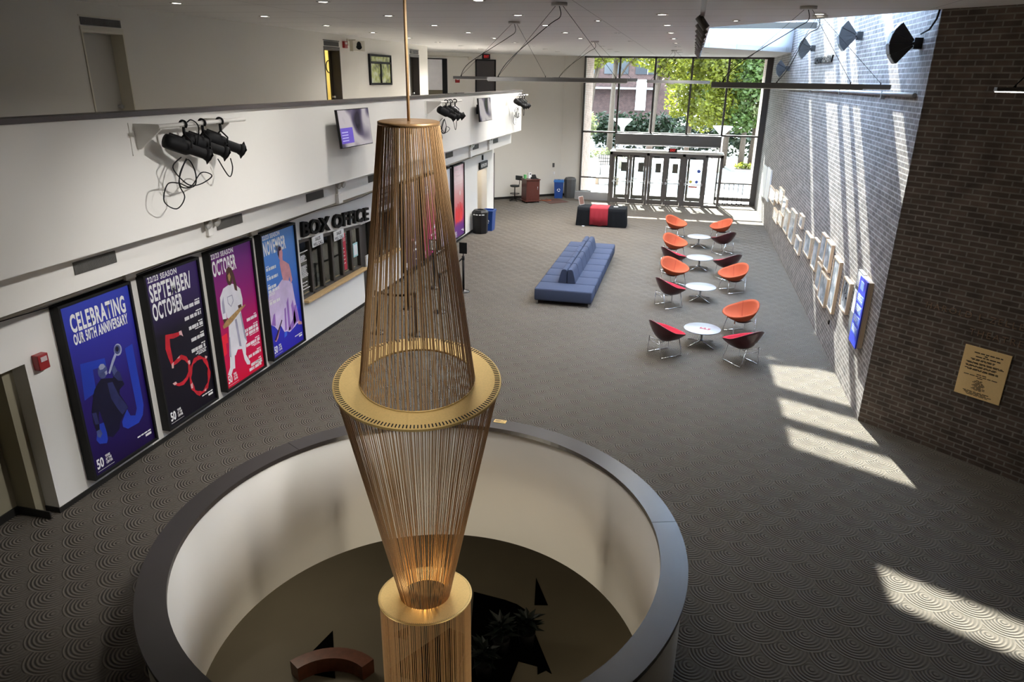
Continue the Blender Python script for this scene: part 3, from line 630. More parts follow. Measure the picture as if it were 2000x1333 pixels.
# ---- cable run above the posters
b = B()
for k, (z, r, x) in enumerate(((2.775, .028, XL+.03), (2.84, .035, XL+.04), (2.91, .03, XL+.05), (2.96, .025, XL+.06))):
    rr = random.Random(k); b.tube([(x+rr.uniform(0, .03), -3.9+1.6*i, z+rr.uniform(-.012, .012)) for i in range(21)], r, 8)
b.m(1); b.tube([(XL+.085, -3.9+1.1*i, 2.76+.035*math.sin(i*1.7)) for i in range(29)], .006, 6)
t = b.build('cable_run', [cream, black]); tag(origin(t, (XL+.04, 12, 2.775)), 'cream conduits and a black cable running along the wall top above the posters', 'conduit')
for i, y in enumerate((8.2, 11.3)):
    b = B(); b.box(XL, XL+.13, y-.1, y+.1, 2.74, 2.93, bev=.01); b.tube([(XL+.06, y, 2.93), (XL+.06, y, 3.0)], .02)
    tag(origin(b.build('junction_box', cream), (XL+.06, y, 2.74)), ['cream junction box on the conduits above the gap between trumpeter and red 50 posters', 'cream junction box on the conduits above the gap before the dancer poster'][i], 'box')
b = B(); b.box(XL, XL+.02, 11.24, 11.36, .42, .60); t = thing('wall_socket', 'small white wall socket between the magenta and bright blue posters', 'socket', (XL, 11.3, .42)); b.build('cover_plate', paper, t)
b = B(); b.box(XL+.02, XL+.025, 11.28, 11.32, .52, .56); b.box(XL+.02, XL+.025, 11.28, 11.32, .455, .495); b.build('outlet', black, t)
# ================================================================ BOX OFFICE
b = B(); Mt = frame((XL, 13.08, 2.345), (0, .9977, -.0685), (0, .0685, .9977), (1, 0, 0))
b.text('BOX OFFICE', .43, Mt @ W_((0, 0, .04)), fit=3.24, depth=.035, weight=.009, spacing=1.04)
tag(origin(b.build('box_office_sign', black), (XL+.06, 14.6, 2.3)), 'raised black letters reading BOX OFFICE above the ticket windows', 'sign')
def ticket_window(label, y0, y1, z0, za, zb, nb, loc):
    t = thing('ticket_window', label, 'ticket window', loc)
    top = lambda y: za+(zb-za)*(y-y0)/(y1-y0)
    b = B(); ys = [y0+(y1-y0)*i/nb for i in range(nb+1)]; X = XL-.06
    for y in ys: b.box(X-.06, X+.03, y-.04, y+.04, z0, top(y))
    b.prism([(y0, za-.07), (y1, zb-.07), (y1, zb), (y0, za)], -.12, -.03, FY); b.box(X-.06, X+.03, y0, y1, z0, z0+.05); b.build('frame', dframe, t)
    b = B(); b.box(XL-.25, XL+.12, y0-.02, y1+.04, z0-.055, z0, bev=.008); b.build('sill', oak, t)
    return t, ys, top
t, ys, top = ticket_window('dark framed row of ticket windows with oak sill under the BOX OFFICE letters', 13.02, 15.95, .985, 2.28, 2.06, 6, (XL, 14.5, .93))
for i in range(6):
    b = B(); b.box(XL-.08, XL-.07, ys[i]+.04, ys[i+1]-.04, 1.03, top(ys[i+1])-.07); b.build('pane', glass, t)
ml = lambda y, z: lw(y, z, XL-.066)
b = B(); small_lines(b, ml(13.1, 1.15), 0, .82, 1, .34, .02, seed=2); small_lines(b, ml(13.1, 1.15), 0, .74, 5, .3, .02, .03, seed=4); small_lines(b, ml(13.1, 1.15), 0, .52, 10, .3, .016, .026, seed=6); small_lines(b, ml(13.1, 1.15), 0, .16, 3, .36, .02, .07, seed=8); b.build('opening_hours', paper, t)
for i, (k, y) in enumerate(((1, 13.53), (3, 14.52))):
    b = B(); M = frame((XL+.0, y, top(y)-.17), (0, 1, 0), (0, 0, 1), (1, 0, 0)); b.box(0, .5, -.06, .16, 0, .012, M); b.m(1); b.text('SALES', .1, M @ W_((.25, .06, .014)), sx=.9, align='CENTER', weight=.002); b.text('WILL CALL', .1, M @ W_((.25, -.045, .014)), sx=.85, align='CENTER', weight=.002); b.build('window_card', [paper, black], t)
b = B(); M = ml(15.02, 1.12); b.box(0, .2, 0, .88, 0, .004, M); b.m(1); b.text('22/23', .09, M @ W_((.03, .70, .006)), sx=.7); small_lines(b, M @ W_((0, 0, .004)), .03, .52, 5, .12, .02, .09, seed=12); b.build('red_leaflet', [mat('leaflet_red', (.5, .02, .05), .5), paper], t)
b = B(); b.box(XL-.05, XL-.04, 15.55, 15.8, 1.32, 1.66); b.m(1).box(XL-.04, XL-.038, 15.58, 15.77, 1.36, 1.62); b.build('tablet', [mat('tablet_teal', (.35, .62, .62), .4), paper], t)
t, ys, top = ticket_window('second ticket window with oak sill, seen through the chandelier cords', 16.64, 18.2, .985, 2.17, 2.17, 3, (XL, 17.4, .93))
for i in range(3):
    b = B(); b.box(XL-.08, XL-.07, ys[i]+.04, ys[i+1]-.04, 1.03, 2.1); b.build('pane', glass, t)
b = B(); b.box(XL, XL+.03, 16.75, 18.1, 2.3, 2.62); b.m(1); M = lw(16.8, 2.34, XL+.031); small_lines(b, M, .05, .18, 1, 1.1, .07, seed=5); small_lines(b, M, .05, .05, 1, .9, .05, seed=7)
tag(origin(b.build('notice_board', [dframe, cream]), (XL, 17.4, 2.3)), 'dark notice board over the second ticket window', 'sign')
b = B(); b.box(XL-.2, XL-.18, 15.98, 16.61, 0, 2.05); 
tag(origin(b.build('side_door', dframe), (XL-.19, 16.3, 0)), 'narrow dark door between the two ticket windows', 'door')
b = B(); b.box(XL+.02, XL+.06, 16.05, 16.3, .95, 1.25); b.box(XL, XL+.02, 16.1, 16.25, 1.05, 1.15)
tag(origin(b.build('leaflet_holder', paper), (XL, 16.2, .95)), 'white leaflet holder at the right end of the ticket counter', 'holder')
# ================================================================ VENTS, EMERGENCY LIGHTS, ALARMS
ventm = mat('vent_grey', (.10, .095, .09), .6, noise=12, amt=.1)
vents = [(6.68, 'longest looking dark air grille, above the trumpeter and red 50 posters'), (9.42, 'dark air grille beside the first emergency light, above the magenta poster'), (12.17, 'air grille above the left end of the BOX OFFICE letters'), (14.95, 'air grille just left of the chandelier top, above the last BOX OFFICE letters'), (20.38, 'air grille just right of the chandelier, above the pale grey poster'), (23.2, 'air grille above the red flower poster, behind an emergency light'), (25.8, 'farthest air grille on the soffit, near its end')]
v0 = None
for y, lab in vents:
    if v0 is None:
        t = thing('air_grille', lab, 'vent', (-6.9, y, 3.235), 0, 'air grilles along the left soffit')
        b = B(); b.box(-6.9, -6.888, y, y+.66, 3.235, 3.385); b.build('backing', ventm, t)
        b = B()
        for k in range(33): b.box(-6.889, -6.882, y+.01+.02*k, y+.016+.02*k, 3.24, 3.38)
        b.build('louvre', mat('vent_slat', (.17, .165, .155), .5), t); v0 = t
    else: dup(v0, (-6.9, y, 3.235), 0, lab)
def emergency(y, z, label, big):
    t = thing('emergency_light', label, 'light', (-6.9, y, z), 0, 'twin emergency lights along the left soffit')
    b = B(); b.box(-6.9, -6.84, y-.06, y+.06, z-.16, z+.02, bev=.012)
    if big: b.box(-6.9, -6.82, y-.09, y+.09, z-.34, z-.14, bev=.015)
    b.build('housing', white, t)
    for s in (-.1, .1):
        b = B(); b.lathe([(.02, -.05), (.062, 0), (.066, .05), (.058, .055), (.0, .03)], 16, frame((-6.82, y+s, z+.05), (0, 1, 0), (0, .5, .86), (.86, -.2*0, -.5))); b.build('lamp_head', mat('lamp_grey', (.42, .41, .38), .25, metal=.3), t)
for y, z, lab, big in ((9.2, 3.36, 'emergency light with round heads left of the second air grille', False), (13.42, 3.36, 'emergency light on a tall white box above the letters of BOX OFFICE', True), (22.8, 3.38, 'emergency light on a tall box right of the chandelier', True), (25.1, 3.42, 'farthest emergency light, beside the last air grille', True)): emergency(y, z, lab, big)
def alarm(name, label, M, w, h, d):
    t = thing(name, label, 'alarm', M.translation)
    b = B(); b.box(-w/2, w/2, 0, h, 0, d, M, bev=.012); b.build('housing', redp, t)
    b = B(); b.box(-w*.3, w*.3, h*.55, h*.85, d, d+.008, M); b.build('strobe_lens', mat('clear_lens', (.6, .5, .5), .2), t)
alarm('fire_alarm', 'red fire alarm box on the wall beside the passage opening', lw(6.58, 2.0, XL), .15, .2, .1)
alarm('fire_alarm', 'red strobe alarm high on the upper wall, right of the yellow doorway', lw(18.86, 6.18, XU), .2, .17, .06)
alarm('fire_alarm', 'small red alarm between the frosted panel and the dark far door upstairs', FA @ W_((-1.84, 5.26, 0)), .2, .2, .05)
# ================================================================ STAGE LIGHT BARS
def light_bar(y0, label, first=[None]):
    t = thing('lighting_bar', label, 'bracket', (-6.5, y0, 4.9), 0, 'white lighting bars on the balcony front')
    for q in (y0+.06, y0+1.42):
        b = B(); b.box(-6.5, -6.488, q-.09, q+.13, 4.55, 4.93); M = frame((0, q, 0), (1, 0, 0), (0, 0, 1), (0, -1, 0)); b.prism([(-6.49, 4.91), (-6.12, 4.91), (-6.12, 4.86), (-6.44, 4.62), (-6.49, 4.62)], -.01, .01, M); b.box(-6.49, -6.1, q-.025, q+.025, 4.88, 4.92); b.build('wall_bracket', white, t)
    b = B(); b.tube([(-6.1, y0-.02, 4.9), (-6.1, y0+1.75, 4.9)], .026, 12); b.build('pipe', white, t)
def spot(y, label, rz, group):
    x = -6.1; t = thing('stage_spotlight', label, 'spotlight', (x, y, 4.9), rz, group)
    D = Vector((.42, .80, -.36)).normalized(); c0 = Vector((x, y, 4.62))-D*.27
    u = D.orthogonal().normalized(); M = frame(c0, u, D.cross(u), D)
    b = B(); b.lathe([(.03, -.02), (.085, 0), (.092, .05), (.092, .28), (.066, .33), (.066, .5), (.062, .53)], 20, M); b.box(-.06, .06, -.115, -.06, .05, .25, M, bev=.01); b.build('barrel', black, t)
    b = B(); b.lathe([(.068, .51), (.082, .55), (.082, .58), (.072, .58), (.06, .54)], 20, M); b.box(-.085, .085, -.085, .085, .565, .572, M); b.build('lens_hood', black, t)
    b = B(); c = c0+D*.27; pts = [c+Vector((.12, -.06, 0)), Vector((x+.12, y-.04, 4.70)), Vector((x, y, 4.78)), Vector((x-.12, y+.04, 4.70)), c-Vector((.12, -.06, 0))]; b.tube(pts, .012, 6); b.tube([(x, y, 4.78), (x, y, 4.87)], .018, 8); b.build('yoke', black, t)
    b = B(); b.tube([(x+.05*math.cos(a), y, 4.9+.045*math.sin(a)) for a in [-.9+.4*i for i in range(13)]], .014, 6); b.build('clamp', black, t)
    return t
def cable(pts, label, name='power_cable', r=.008, cat='cable', m=None):
    b = B(); b.tube(pts, r, 6); o = b.build(name, m or black); c = Vector(pts[0]); return tag(origin(o, c), label, cat)
def smooth_pts(c, n=6):
    c = [Vector(p) for p in c]; out = []
    for i in range(len(c)-1):
        p0, p1, p2, p3 = c[max(0, i-1)], c[i], c[i+1], c[min(len(c)-1, i+2)]
        for k in range(n):
            t = k/n; out.append(.5*((2*p1)+(p2-p0)*t+(2*p0-5*p1+4*p2-p3)*t*t+(3*p1-p0-3*p2+p3)*t**3))
    return out+[c[-1]]
SPOT = {}
for k, (y0, where) in enumerate(((7.5, 'the nearest lighting bar'), (17.7, 'the middle lighting bar, right of the chandelier rod'), (26.1, 'the far lighting bar, at the balcony end'))):
    light_bar(y0, ['white bar with wall brackets on the balcony front, nearest of three', 'white bar with wall brackets between the two wall screens', 'white bar with wall brackets at the far end of the balcony front'][k])
    for j in range(3):
        y = y0+.44+.37*j; lab = ['leftmost', 'middle', 'rightmost'][j]+' black stage spotlight clamped on '+where
        if not SPOT: SPOT[0] = spot(y, lab, 0, 'stage spotlights on '+where)
        else: dup(SPOT[0], (-6.1, y, 4.9), 0, lab, 'stage spotlights on '+where)
    r = random.Random(k); y = y0+.35
    c = [(-6.2, y+.1, 4.5), (-6.25, y-.02, 4.38), (-6.2, y+.14, 4.16), (-6.22, y+.42, 4.12), (-6.2, y+.66, 4.2), (-6.24, y+.5, 4.26), (-6.2, y+.2, 4.12), (-6.25, y+.05, 4.18), (-6.22, y-.2, 4.2), (-6.24, y-.28, 4.0), (-6.22, y-.1, 3.88), (-6.22, y+.08, 4.0), (-6.24, y+.04, 4.2), (-6.2, y+.2, 4.46), (-6.18, y+.3, 4.3), (-6.2, y+.28, 4.12), (-6.2, y+.02, 4.14), (-6.18, y, 4.3), (-6.16, y+.14, 4.48)]
    cable(smooth_pts(c), 'looped cable below the spotlights of '+where)
    c = [(-6.1, y+.14, 4.9), (-6.06, y+.2, 4.95), (-6.04, y+.3, 4.86), (-6.06, y+.26, 4.64)]
    cable(smooth_pts(c), 'short cable arching over '+where)
    c = [(-6.12, y+.72, 4.42), (-6.14, y+.95, 4.16), (-6.14, y+1.05, 4.26), (-6.12, y+1.0, 4.4)]
    cable(smooth_pts(c), 'V-shaped hanging cable right on '+where)
# ================================================================ WALL SCREENS
def screen(y0, y1, label, split):
    yc = (y0+y1)/2; t = thing('wall_screen', label, 'screen', (-6.5, yc, 4.55))
    M = frame((-6.24, yc, 4.56), (0.02, 1, 0), (-.1, 0, .995), (.995, -.02, .1)); w, h = (y1-y0)/2, .345
    b = B(); b.box(-w, w, -h, h, -.05, 0, M, bev=.006); b.build('screen_case', blackp, t)
    m, tt, p = base_mat('screen_'+str(split)); tc = tt.add('ShaderNodeTexCoord'); wv = tt.add('ShaderNodeTexWave'); wv.inputs['Scale'].default_value = 1.6; wv.inputs['Distortion'].default_value = 7; wv.inputs['Detail'].default_value = 1.2; wv.inputs['Detail Scale'].default_value = .8
    tt.link(tc.outputs['Object'], wv.inputs['Vector']); rp = tt.add('ShaderNodeValToRGB'); e = rp.color_ramp.elements
    e[0].color = (.03, .025, .04, 1); e[1].position = .9; e[1].color = (.46, .43, .46, 1); q = e.new(.4); q.color = (.10, .085, .14, 1)
    tt.link(wv.outputs[0], rp.inputs[0]); tt.link(rp.outputs[0], p.inputs['Base Color']); tt.link(rp.outputs[0], p.inputs['Emission Color']); p.inputs['Emission Strength'].default_value = .06; p.inputs['Roughness'].default_value = .08
    b = B(); b.box(-w+.015, w-.015, -h+.015, h-.015, 0, .002, M); b.m(1).box(-w+.02, -w+.02+split*w, -h+.08, -h+.36, .002, .004, M); b.m(2); 
    for i in range(4): b.box(-w+.06, -w+.06+split*w*.5, -h+.12+i*.05, -h+.14+i*.05, .004, .005, M)
    b.build('display', [m, mat('display_violet', (.12, .08, .42), .15, noise=3, amt=.2, emit=(.12, .08, .45), estr=.15), mat('display_text', (.4, .38, .7), .3, emit=(.4, .38, .7), estr=.06)], t)
    b = B(); b.box(-6.5, -6.3, yc-.12, yc+.12, 4.42, 4.7); b.tube([(-6.45, yc, 4.56), (-6.27, yc, 4.56)], .03); b.build('wall_mount', black, t)
screen(12.44, 13.75, 'wall screen with a violet panel, left of the chandelier on the balcony front', .75)
screen(21.75, 23.05, 'pale blue wall screen on the balcony front, right of the chandelier', .0001)
# ================================================================ UPPER WALL
greyd = mat('grey_door', (.50, .48, .44), .6, noise=2, amt=.03); browndoor = mat('dark_brown_door', (.035, .028, .018), .45, noise=4, amt=.2)
def up_door(y0, y1, zt, label, m, leaf0):
    t = thing('upper_door', label, 'door', (XU, (y0+y1)/2, 3.9))
    b = B(); M = lw(0, 0, XU)
    for q in ((y0+.001, y0+.03, 3.9, zt-.001), (y1-.03, y1-.001, 3.9, zt-.001), (y0+.03, y1-.03, zt-.04, zt-.001)): b.box(XU-.225, XU+.015, q[0], q[1], q[2], q[3])
    for q in ((y0, y1, zt+.002, zt+.045), (y0, y1, zt+.18, zt+.2)): b.box(XU, XU+.015, q[0], q[1], q[2], q[3])
    b.build('door_frame', cream if m is greyd else dframe, t)
    b = B(); b.box(XU, XU+.01, y0+.03, y1-.03, zt+.06, zt+.17)
    for k in range(24): b.box(XU+.01, XU+.014, y0+.04+k*(y1-y0-.08)/24, y0+.05+k*(y1-y0-.08)/24, zt+.065, zt+.165)
    b.build('air_grille', ventm, t)
    b = B(); b.box(XU-.27, XU-.23, leaf0+.002, y1-.002, 3.9, zt-.002); b.build('door_leaf', m, t)
    b = B(); M2 = frame((XU-.23, y1-.1, 4.95), (0, 1, 0), (0, 0, 1), (1, 0, 0)); b.lathe([(.03, 0), (.015, .02), (.015, .04), (.035, .05), (.03, .08), (0, .085)], 12, M2); b.build('door_knob', steel, t)
up_door(9.9, 10.79, 6.11, 'pale recessed door at the left end of the upper wall', greyd, 9.9)
up_door(17.68, 18.56, 6.14, 'half open dark door showing a yellow room on the upper floor', browndoor, 18.44)
up_door(23.6, 24.47, 6.14, 'closed dark brown door on the upper wall, right of the chandelier rod', browndoor, 23.6)
b = B(); b.box(-11, -10.95, 16.5, 23, 3.9, 6.4); b.box(-11, XU-.31, 16.45, 16.5, 3.9, 6.4); b.box(-11, XU-.31, 23, 23.05, 3.9, 6.4); b.box(-11, XU-.31, 16.5, 23, 6.38, 6.43)
struct(b.build('wall_yellow_room', mat('yellow_paint', (.72, .62, .28), .7, noise=2, amt=.05)))
b = B(); M = frame((-10.94, 21.32, 5.74), (0, 1, 0), (0, 0, 1), (1, 0, 0)); b.tube([M @ Vector((.17*math.cos(2*PI*i/24), .17*math.sin(2*PI*i/24), .01)) for i in range(24)], .016, 6, closed=True)
tag(origin(b.build('wall_ring', black), (-10.93, 21.32, 5.74)), 'black ring on the yellow wall inside the half open room', 'ring')
ld = bpy.data.lights.new('corridor_fill', 'POINT'); ld.energy = 22; ld.color = (1, .95, .85); ld.shadow_soft_size = .2; lo = bpy.data.objects.new('corridor_fill', ld); COL.objects.link(lo); lo.location = (-8.7, 26.6, 2.6)  # first point light is added without a fixture to brighten the corridor
ld = bpy.data.lights.new('yellow_room_lamp', 'POINT'); ld.energy = 18; ld.color = (1, .9, .6); ld.shadow_soft_size = .2; lo = bpy.data.objects.new('yellow_room_lamp', ld); COL.objects.link(lo); lo.location = (-10, 20.6, 6.0)
t = thing('framed_picture', 'black framed display of two green yellow pictures on the upper wall', 'picture', (XU, 21.15, 5.24))
b = B(); Mq = lw(20.34, 5.24, XU); w, h = 1.6, .85
for q in ((0, w, 0, .06), (0, w, h-.06, h), (0, .07, .06, h-.06), (w-.07, w, .06, h-.06), (w/2-.03, w/2+.03, .06, h-.24), (.07, w-.07, h-.26, h-.2)): b.box(q[0], q[1], q[2], q[3], 0, .06, Mq)
b.build('frame', black, t)
m, tt, p = base_mat('print_botanic'); tc = tt.add('ShaderNodeTexCoord'); nz = tt.add('ShaderNodeTexNoise'); nz.inputs['Scale'].default_value = 5; nz.inputs['Detail'].default_value = 5; tt.link(tc.outputs['Object'], nz.inputs['Vector']); rp = tt.add('ShaderNodeValToRGB'); e = rp.color_ramp.elements; e[0].position = .35; e[0].color = (.09, .10, .07, 1); e[1].position = .68; e[1].color = (.62, .66, .5, 1); q = e.new(.5); q.color = (.42, .46, .13, 1); tt.link(nz.outputs[0], rp.inputs[0]); tt.link(rp.outputs[0], p.inputs['Base Color'])
b = B(); b.box(.07, w-.07, .06, h-.06, 0, .03, Mq); b.build('print', m, t)
t = thing('loudspeaker', 'small cream loudspeaker hung near the ceiling, right of the red strobe', 'speaker', (XU, 18.85, 6.35))
b = B(); b.box(XU, XU+.05, 19.0, 19.12, 6.25, 6.42); b.tube([(XU+.03, 19.06, 6.38), (XU+.3, 18.95, 6.38)], .02); b.build('bracket', cream, t)
b = B(); Ms = frame((XU+.42, 18.8, 6.22), (.52, .85, 0), (0, 0, 1), (.85, -.52, 0)); b.box(-.19, .19, -.12, .14, -.1, .06, Ms, bev=.01); b.build('cabinet', cream, t)
b = B(); b.prism([(.10*math.cos(a*PI/8)*(1 if math.sin(a*PI/8) < 0 else .7), .02+.1*math.sin(a*PI/8)) for a in range(16)], .06, .066, Ms); b.build('cone', black, t)
b = B(); b.box(-6.62, -6.5, 19.6, 20.15, 5.056, 5.07); b.box(-6.6, -6.5, 20.3, 21.0, 5.056, 5.075)
tag(origin(b.build('flyer_stack', mat('flyer_dark', (.03, .032, .028), .5)), (-6.55, 20.2, 5.056)), 'dark flyers lying on the balcony cap below the framed display', 'flyers')
# angled wall, upper floor
t = thing('frosted_panel', 'frosted white glazed panel in a black frame on the far upper wall', 'panel', FA @ Vector((-2.8, 3.9, 0)))
b = B(); b.box(-3.4, -2.55, 4.95, 6.2, 0, .02, FA); b.m(1).box(-3.4, -2.55, 3.9, 4.95, 0, .02, FA); b.build('panel', [mat('frosted', (.80, .78, .80), .4, noise=3, amt=.15), mat('olive_kick', (.17, .15, .10), .6)], t)
b = B(); b.box(-2.55, -2.33, 3.9, 6.24, 0, .06, FA); b.box(-3.4, -2.33, 6.2, 6.24, 0, .06, FA); b.build('frame', black, t)
t = thing('upper_door', 'plain dark door on the far angled upper wall under the EXIT sign', 'door', FA @ Vector((-.46, 3.9, 0)))
b = B(); b.box(-.92, .0, 3.9, 6.2, 0, .03, FA); b.build('door_leaf', mat('charcoal_door', (.05, .042, .042), .5), t); b = B(); b.box(-.97, -.92, 3.9, 6.25, 0, .05, FA); b.box(-.02, .03, 3.9, 6.25, 0, .05, FA); b.box(-.97, .03, 6.2, 6.25, 0, .05, FA); b.build('door_frame', black, t)
def exit_sign(M, label):
    t = thing('exit_sign', label, 'exit sign', M.translation)
    b = B(); b.box(-.19, .19, -.1, .1, 0, .06, M, bev=.006); b.build('housing', blackp, t)
    b = B(); b.text('EXIT', .15, M @ W_((0, -.052, .063)), sx=.8, align='CENTER', weight=.004); b.build('lettering', mat('exit_red', (.5, .02, .02), .4, emit=(.8, .04, .03), estr=.12), t)
exit_sign(FA @ W_((-.46, 6.37, .02)), 'dark EXIT sign above the far upper door')
exit_sign(frame((-.62, YV-.1, 2.52), (1, 0, 0), (0, 0, 1), (0, -1, 0)), 'red lettered EXIT sign on top of the entrance vestibule')
b = B(); b.box(-1.3, -1.15, 6.22, 6.34, 0, .05, FA); b.tube([FA @ Vector((-3.4, 6.33, .03)), FA @ Vector((-1.2, 6.33, .03))], .015, 6)
tag(b.build('conduit_box', cream), 'cream box and thin conduit above the frosted panel', 'conduit')
# far corridor sign, thermostats
t = thing('hanging_sign', 'black sign with white symbols over the far corridor opening', 'sign', (XL+.1, 26.9, 2.2)); b = B(); b.box(XL+.02, XL+.08, 26.4, 27.45, 2.2, 2.46); b.build('board', blackp, t); b = B(); M = lw(26.45, 2.24, XL+.082); b.text('RESTROOMS', .17, M @ W_((.04, .03, 0)), sx=.85); b.build('lettering', paper, t)
b = B(); b.box(XL, XL+.05, 26.85, 26.95, 2.52, 2.7); tag(b.build('wall_sensor', black), 'small black sensor above the corridor sign', 'sensor')
for (u, z, w, h, m, lab) in ((3.21, 1.5, .1, .2, ventm, 'grey wall thermostat left of the window'), (3.25, 1.12, .1, .12, paper, 'white wall switch below the grey thermostat'), (2.1, .36, .06, .1, black, 'small black socket on the wall right of the podium')):
    b = B(); b.box(u-w/2, u+w/2, z-h/2, z+h/2, 0, .04, FA, bev=.005); tag(b.build('wall_fitting', m), lab, 'fitting')
# ================================================================ CEILING LAMPS
lampm = mat('lamp_glow', (.9, .88, .8), .4, emit=(1, .93, .80), estr=9)
trimw = mat('lamp_trim', (.55, .54, .52), .5)
dlp = None
def downlight(x, y, label, watts=LAMP_W, size=1.0):
    global dlp
    t = thing('ceiling_downlight', label, 'ceiling light', (x, y, CE), 0, 'recessed downlights in the ceiling')
    if dlp is None:
        b = B(); M = Matrix.Translation((x, y, CE)); b.lathe([(.062, -.004), (.10, -.012), (.105, -.001), (.06, -.0005)], 20, M, close=True); dlp = [b.build('trim_ring', trimw, t)]
        b = B(); b.lathe([(.0, -.006), (.062, -.006), (.062, -.001), (.0, -.001)], 16, M); dlp.append(b.build('lens', lampm, t))
    else:
        for o in dlp: c = o.copy(); COL.objects.link(c); c.parent = t; c.scale = (size, size, 1)
    if watts:
        d = bpy.data.lights.new('downlight_lamp', 'SPOT'); d.energy = watts*6; d.spot_size = math.radians(145); d.spot_blend = 1; d.color = (1, .965, .91); d.shadow_soft_size = .2
        o = bpy.data.objects.new('downlight_lamp', d); COL.objects.link(o); o.parent = t; o.location = (0, 0, -.03)
rows = {'over the upper walkway': (-7.8, 10.4, 8), 'just off the balcony front': (-5.35, 10.4, 9), 'left of the ceiling centre': (-3.0, 10.4, 9), 'right of the ceiling centre': (-.6, 10.4, 9)}
num = ['nearest', 'second', 'third', 'fourth', 'fifth', 'sixth', 'seventh', 'eighth', 'ninth']
for nm, (x, y0, n) in rows.items():
    for i in range(n): downlight(x, y0+2.42*i, 'round recessed downlight, %s in the row %s' % (num[i], nm), LAMP_W*((.04 if i < 3 else .4 if i < 6 else 2) if x < -7 else (.8 if i < 2 else .8 if i < 6 else 3) if x < -5 else 2.4 if i > 5 and x < -2 else .3 if i == 0 and x > -2 else 1.2 if x > -2 and i == 1 else 1.8 if x > -2 else 1.0))
downlight(-3.0, 7.98, 'added unseen downlight left of the ceiling centre, nearest the camera', LAMP_W*.4); downlight(1.8, 10.4, 'recessed downlight off the near corner of the skylight, nearer the camera', 2); downlight(1.8, 12.86, 'recessed downlight at the near edge of the skylight', 6)  # first downlight is added above the view to brighten the left wall
downlight(.62, 14.16, 'small recessed downlight left of the near skylight edge', 0, .7); downlight(.36, 30.0, 'recessed downlight between the skylight and the big window')
for i, y in enumerate((14.08, 17.7, 21.38)): downlight(-1.8, y, 'small recessed downlight, %s between the two centre rows' % num[i], 0, .7)
for q, c, e, sz in (((-.6, 7.98, 6.44), (-7.6, 8.8, 1.2), 520, 60), ((-.6, 5.56, 6.44), (-7.2, 6.4, 1.9), 210, 56), ((-.4, 3.1, 6.44), (-4.75, 6.2, .3), 260, 38)):   # added fill spots without fixtures, brighten the left wall and the well
    d = bpy.data.lights.new('wall_fill_spot', 'SPOT'); d.energy = e; d.color = (1, .975, .94); d.spot_size = math.radians(sz); d.spot_blend = .9; d.shadow_soft_size = .2
    o = bpy.data.objects.new('wall_fill_spot', d); COL.objects.link(o); o.location = q; o.rotation_euler = (Vector(c)-Vector(q)).to_track_quat('-Z', 'Y').to_euler()
# ---- linear pendants
pend_m = mat('pendant_grey', (.17, .165, .16), .45, metal=.3, noise=9, amt=.05); pend_l = mat('pendant_lens', (.75, .73, .68), .4, emit=(1, .93, .8), estr=.06)
def pendant(x0, x1, Y, z, cx, cy, label, th=.05, glow=False, end=False):
    xm = (x0+x1)/2; t = thing('linear_pendant', label, 'pendant light', (cx, cy, CE), 0, 'slim linear pendants hung on wires')
    b = B(); b.box(x0, x1, Y-.04, Y+.04, z, z+th); b.build('housing', pend_m, t)
    b = B(); b.box(x0+.01, x1-.01, Y-.03, Y+.03, z-.008, z); b.build('diffuser', lampm if glow else pend_l, t)
    b = B(); b.lathe([(.10, -.045), (.115, -.04), (.115, -.001), (.0, -.001)], 20, Matrix.Translation((cx, cy, CE))); b.build('ceiling_canopy', trimw, t)
    L = (x1-x0)*.42
    for s in (-1, 1):
        b = B(); b.tube([(cx+.05*s, cy, CE-.04), (xm+L*s, Y, z+th+.02)], .003, 5); b.tube([(xm+L*s, Y, z+th+.03), (xm+L*s, Y, z+th-.005)], .008, 6); b.build('wire', black, t)
    b = B(); b.tube(smooth_pts([(cx, cy, CE-.04), (cx+.02, Y, CE-.18), (cx-.25*(x1-x0)*.3, Y, CE-.3), (xm-L*.8, Y, z+th+.25), (xm-L*1.02, Y, z+th)]), .006, 6); b.build('power_cord', black, t)
pendant(-4.63, -2.62, 14.27, 5.465, -3.41, 14.27, 'slim grey pendant bar behind the nearest central one, before the dark far door')
pendant(-2.98, -.92, 10.82, 5.455, -1.94, 10.82, 'long slim pendant bar hung before the left panes of the big window')
pendant(-3.96, -1.54, 21.45, 5.45, -2.8, 21.45, 'pendant bar farther back, its end just left of the window middle', .08)
pendant(-1.66, .57, 27.7, 5.40, -.76, 27.7, 'farthest pendant bar, in front of the middle window panes', .1)
pendant(.26, 2.35, 11.6, 5.41, 1.47, 11.6, 'pendant bar from the window to the brick wall, the nearer of two', .075)
pendant(1.2, 3.1, 13.25, 5.41, 1.85, 13.1, 'pendant bar ending against the lit brick wall, behind the nearer one', .07)
pendant(3.0, 5.2, 8.6, 5.44, 4.0, 8.6, 'lit pendant bar before the dark brick wall at the right edge', .04, True)
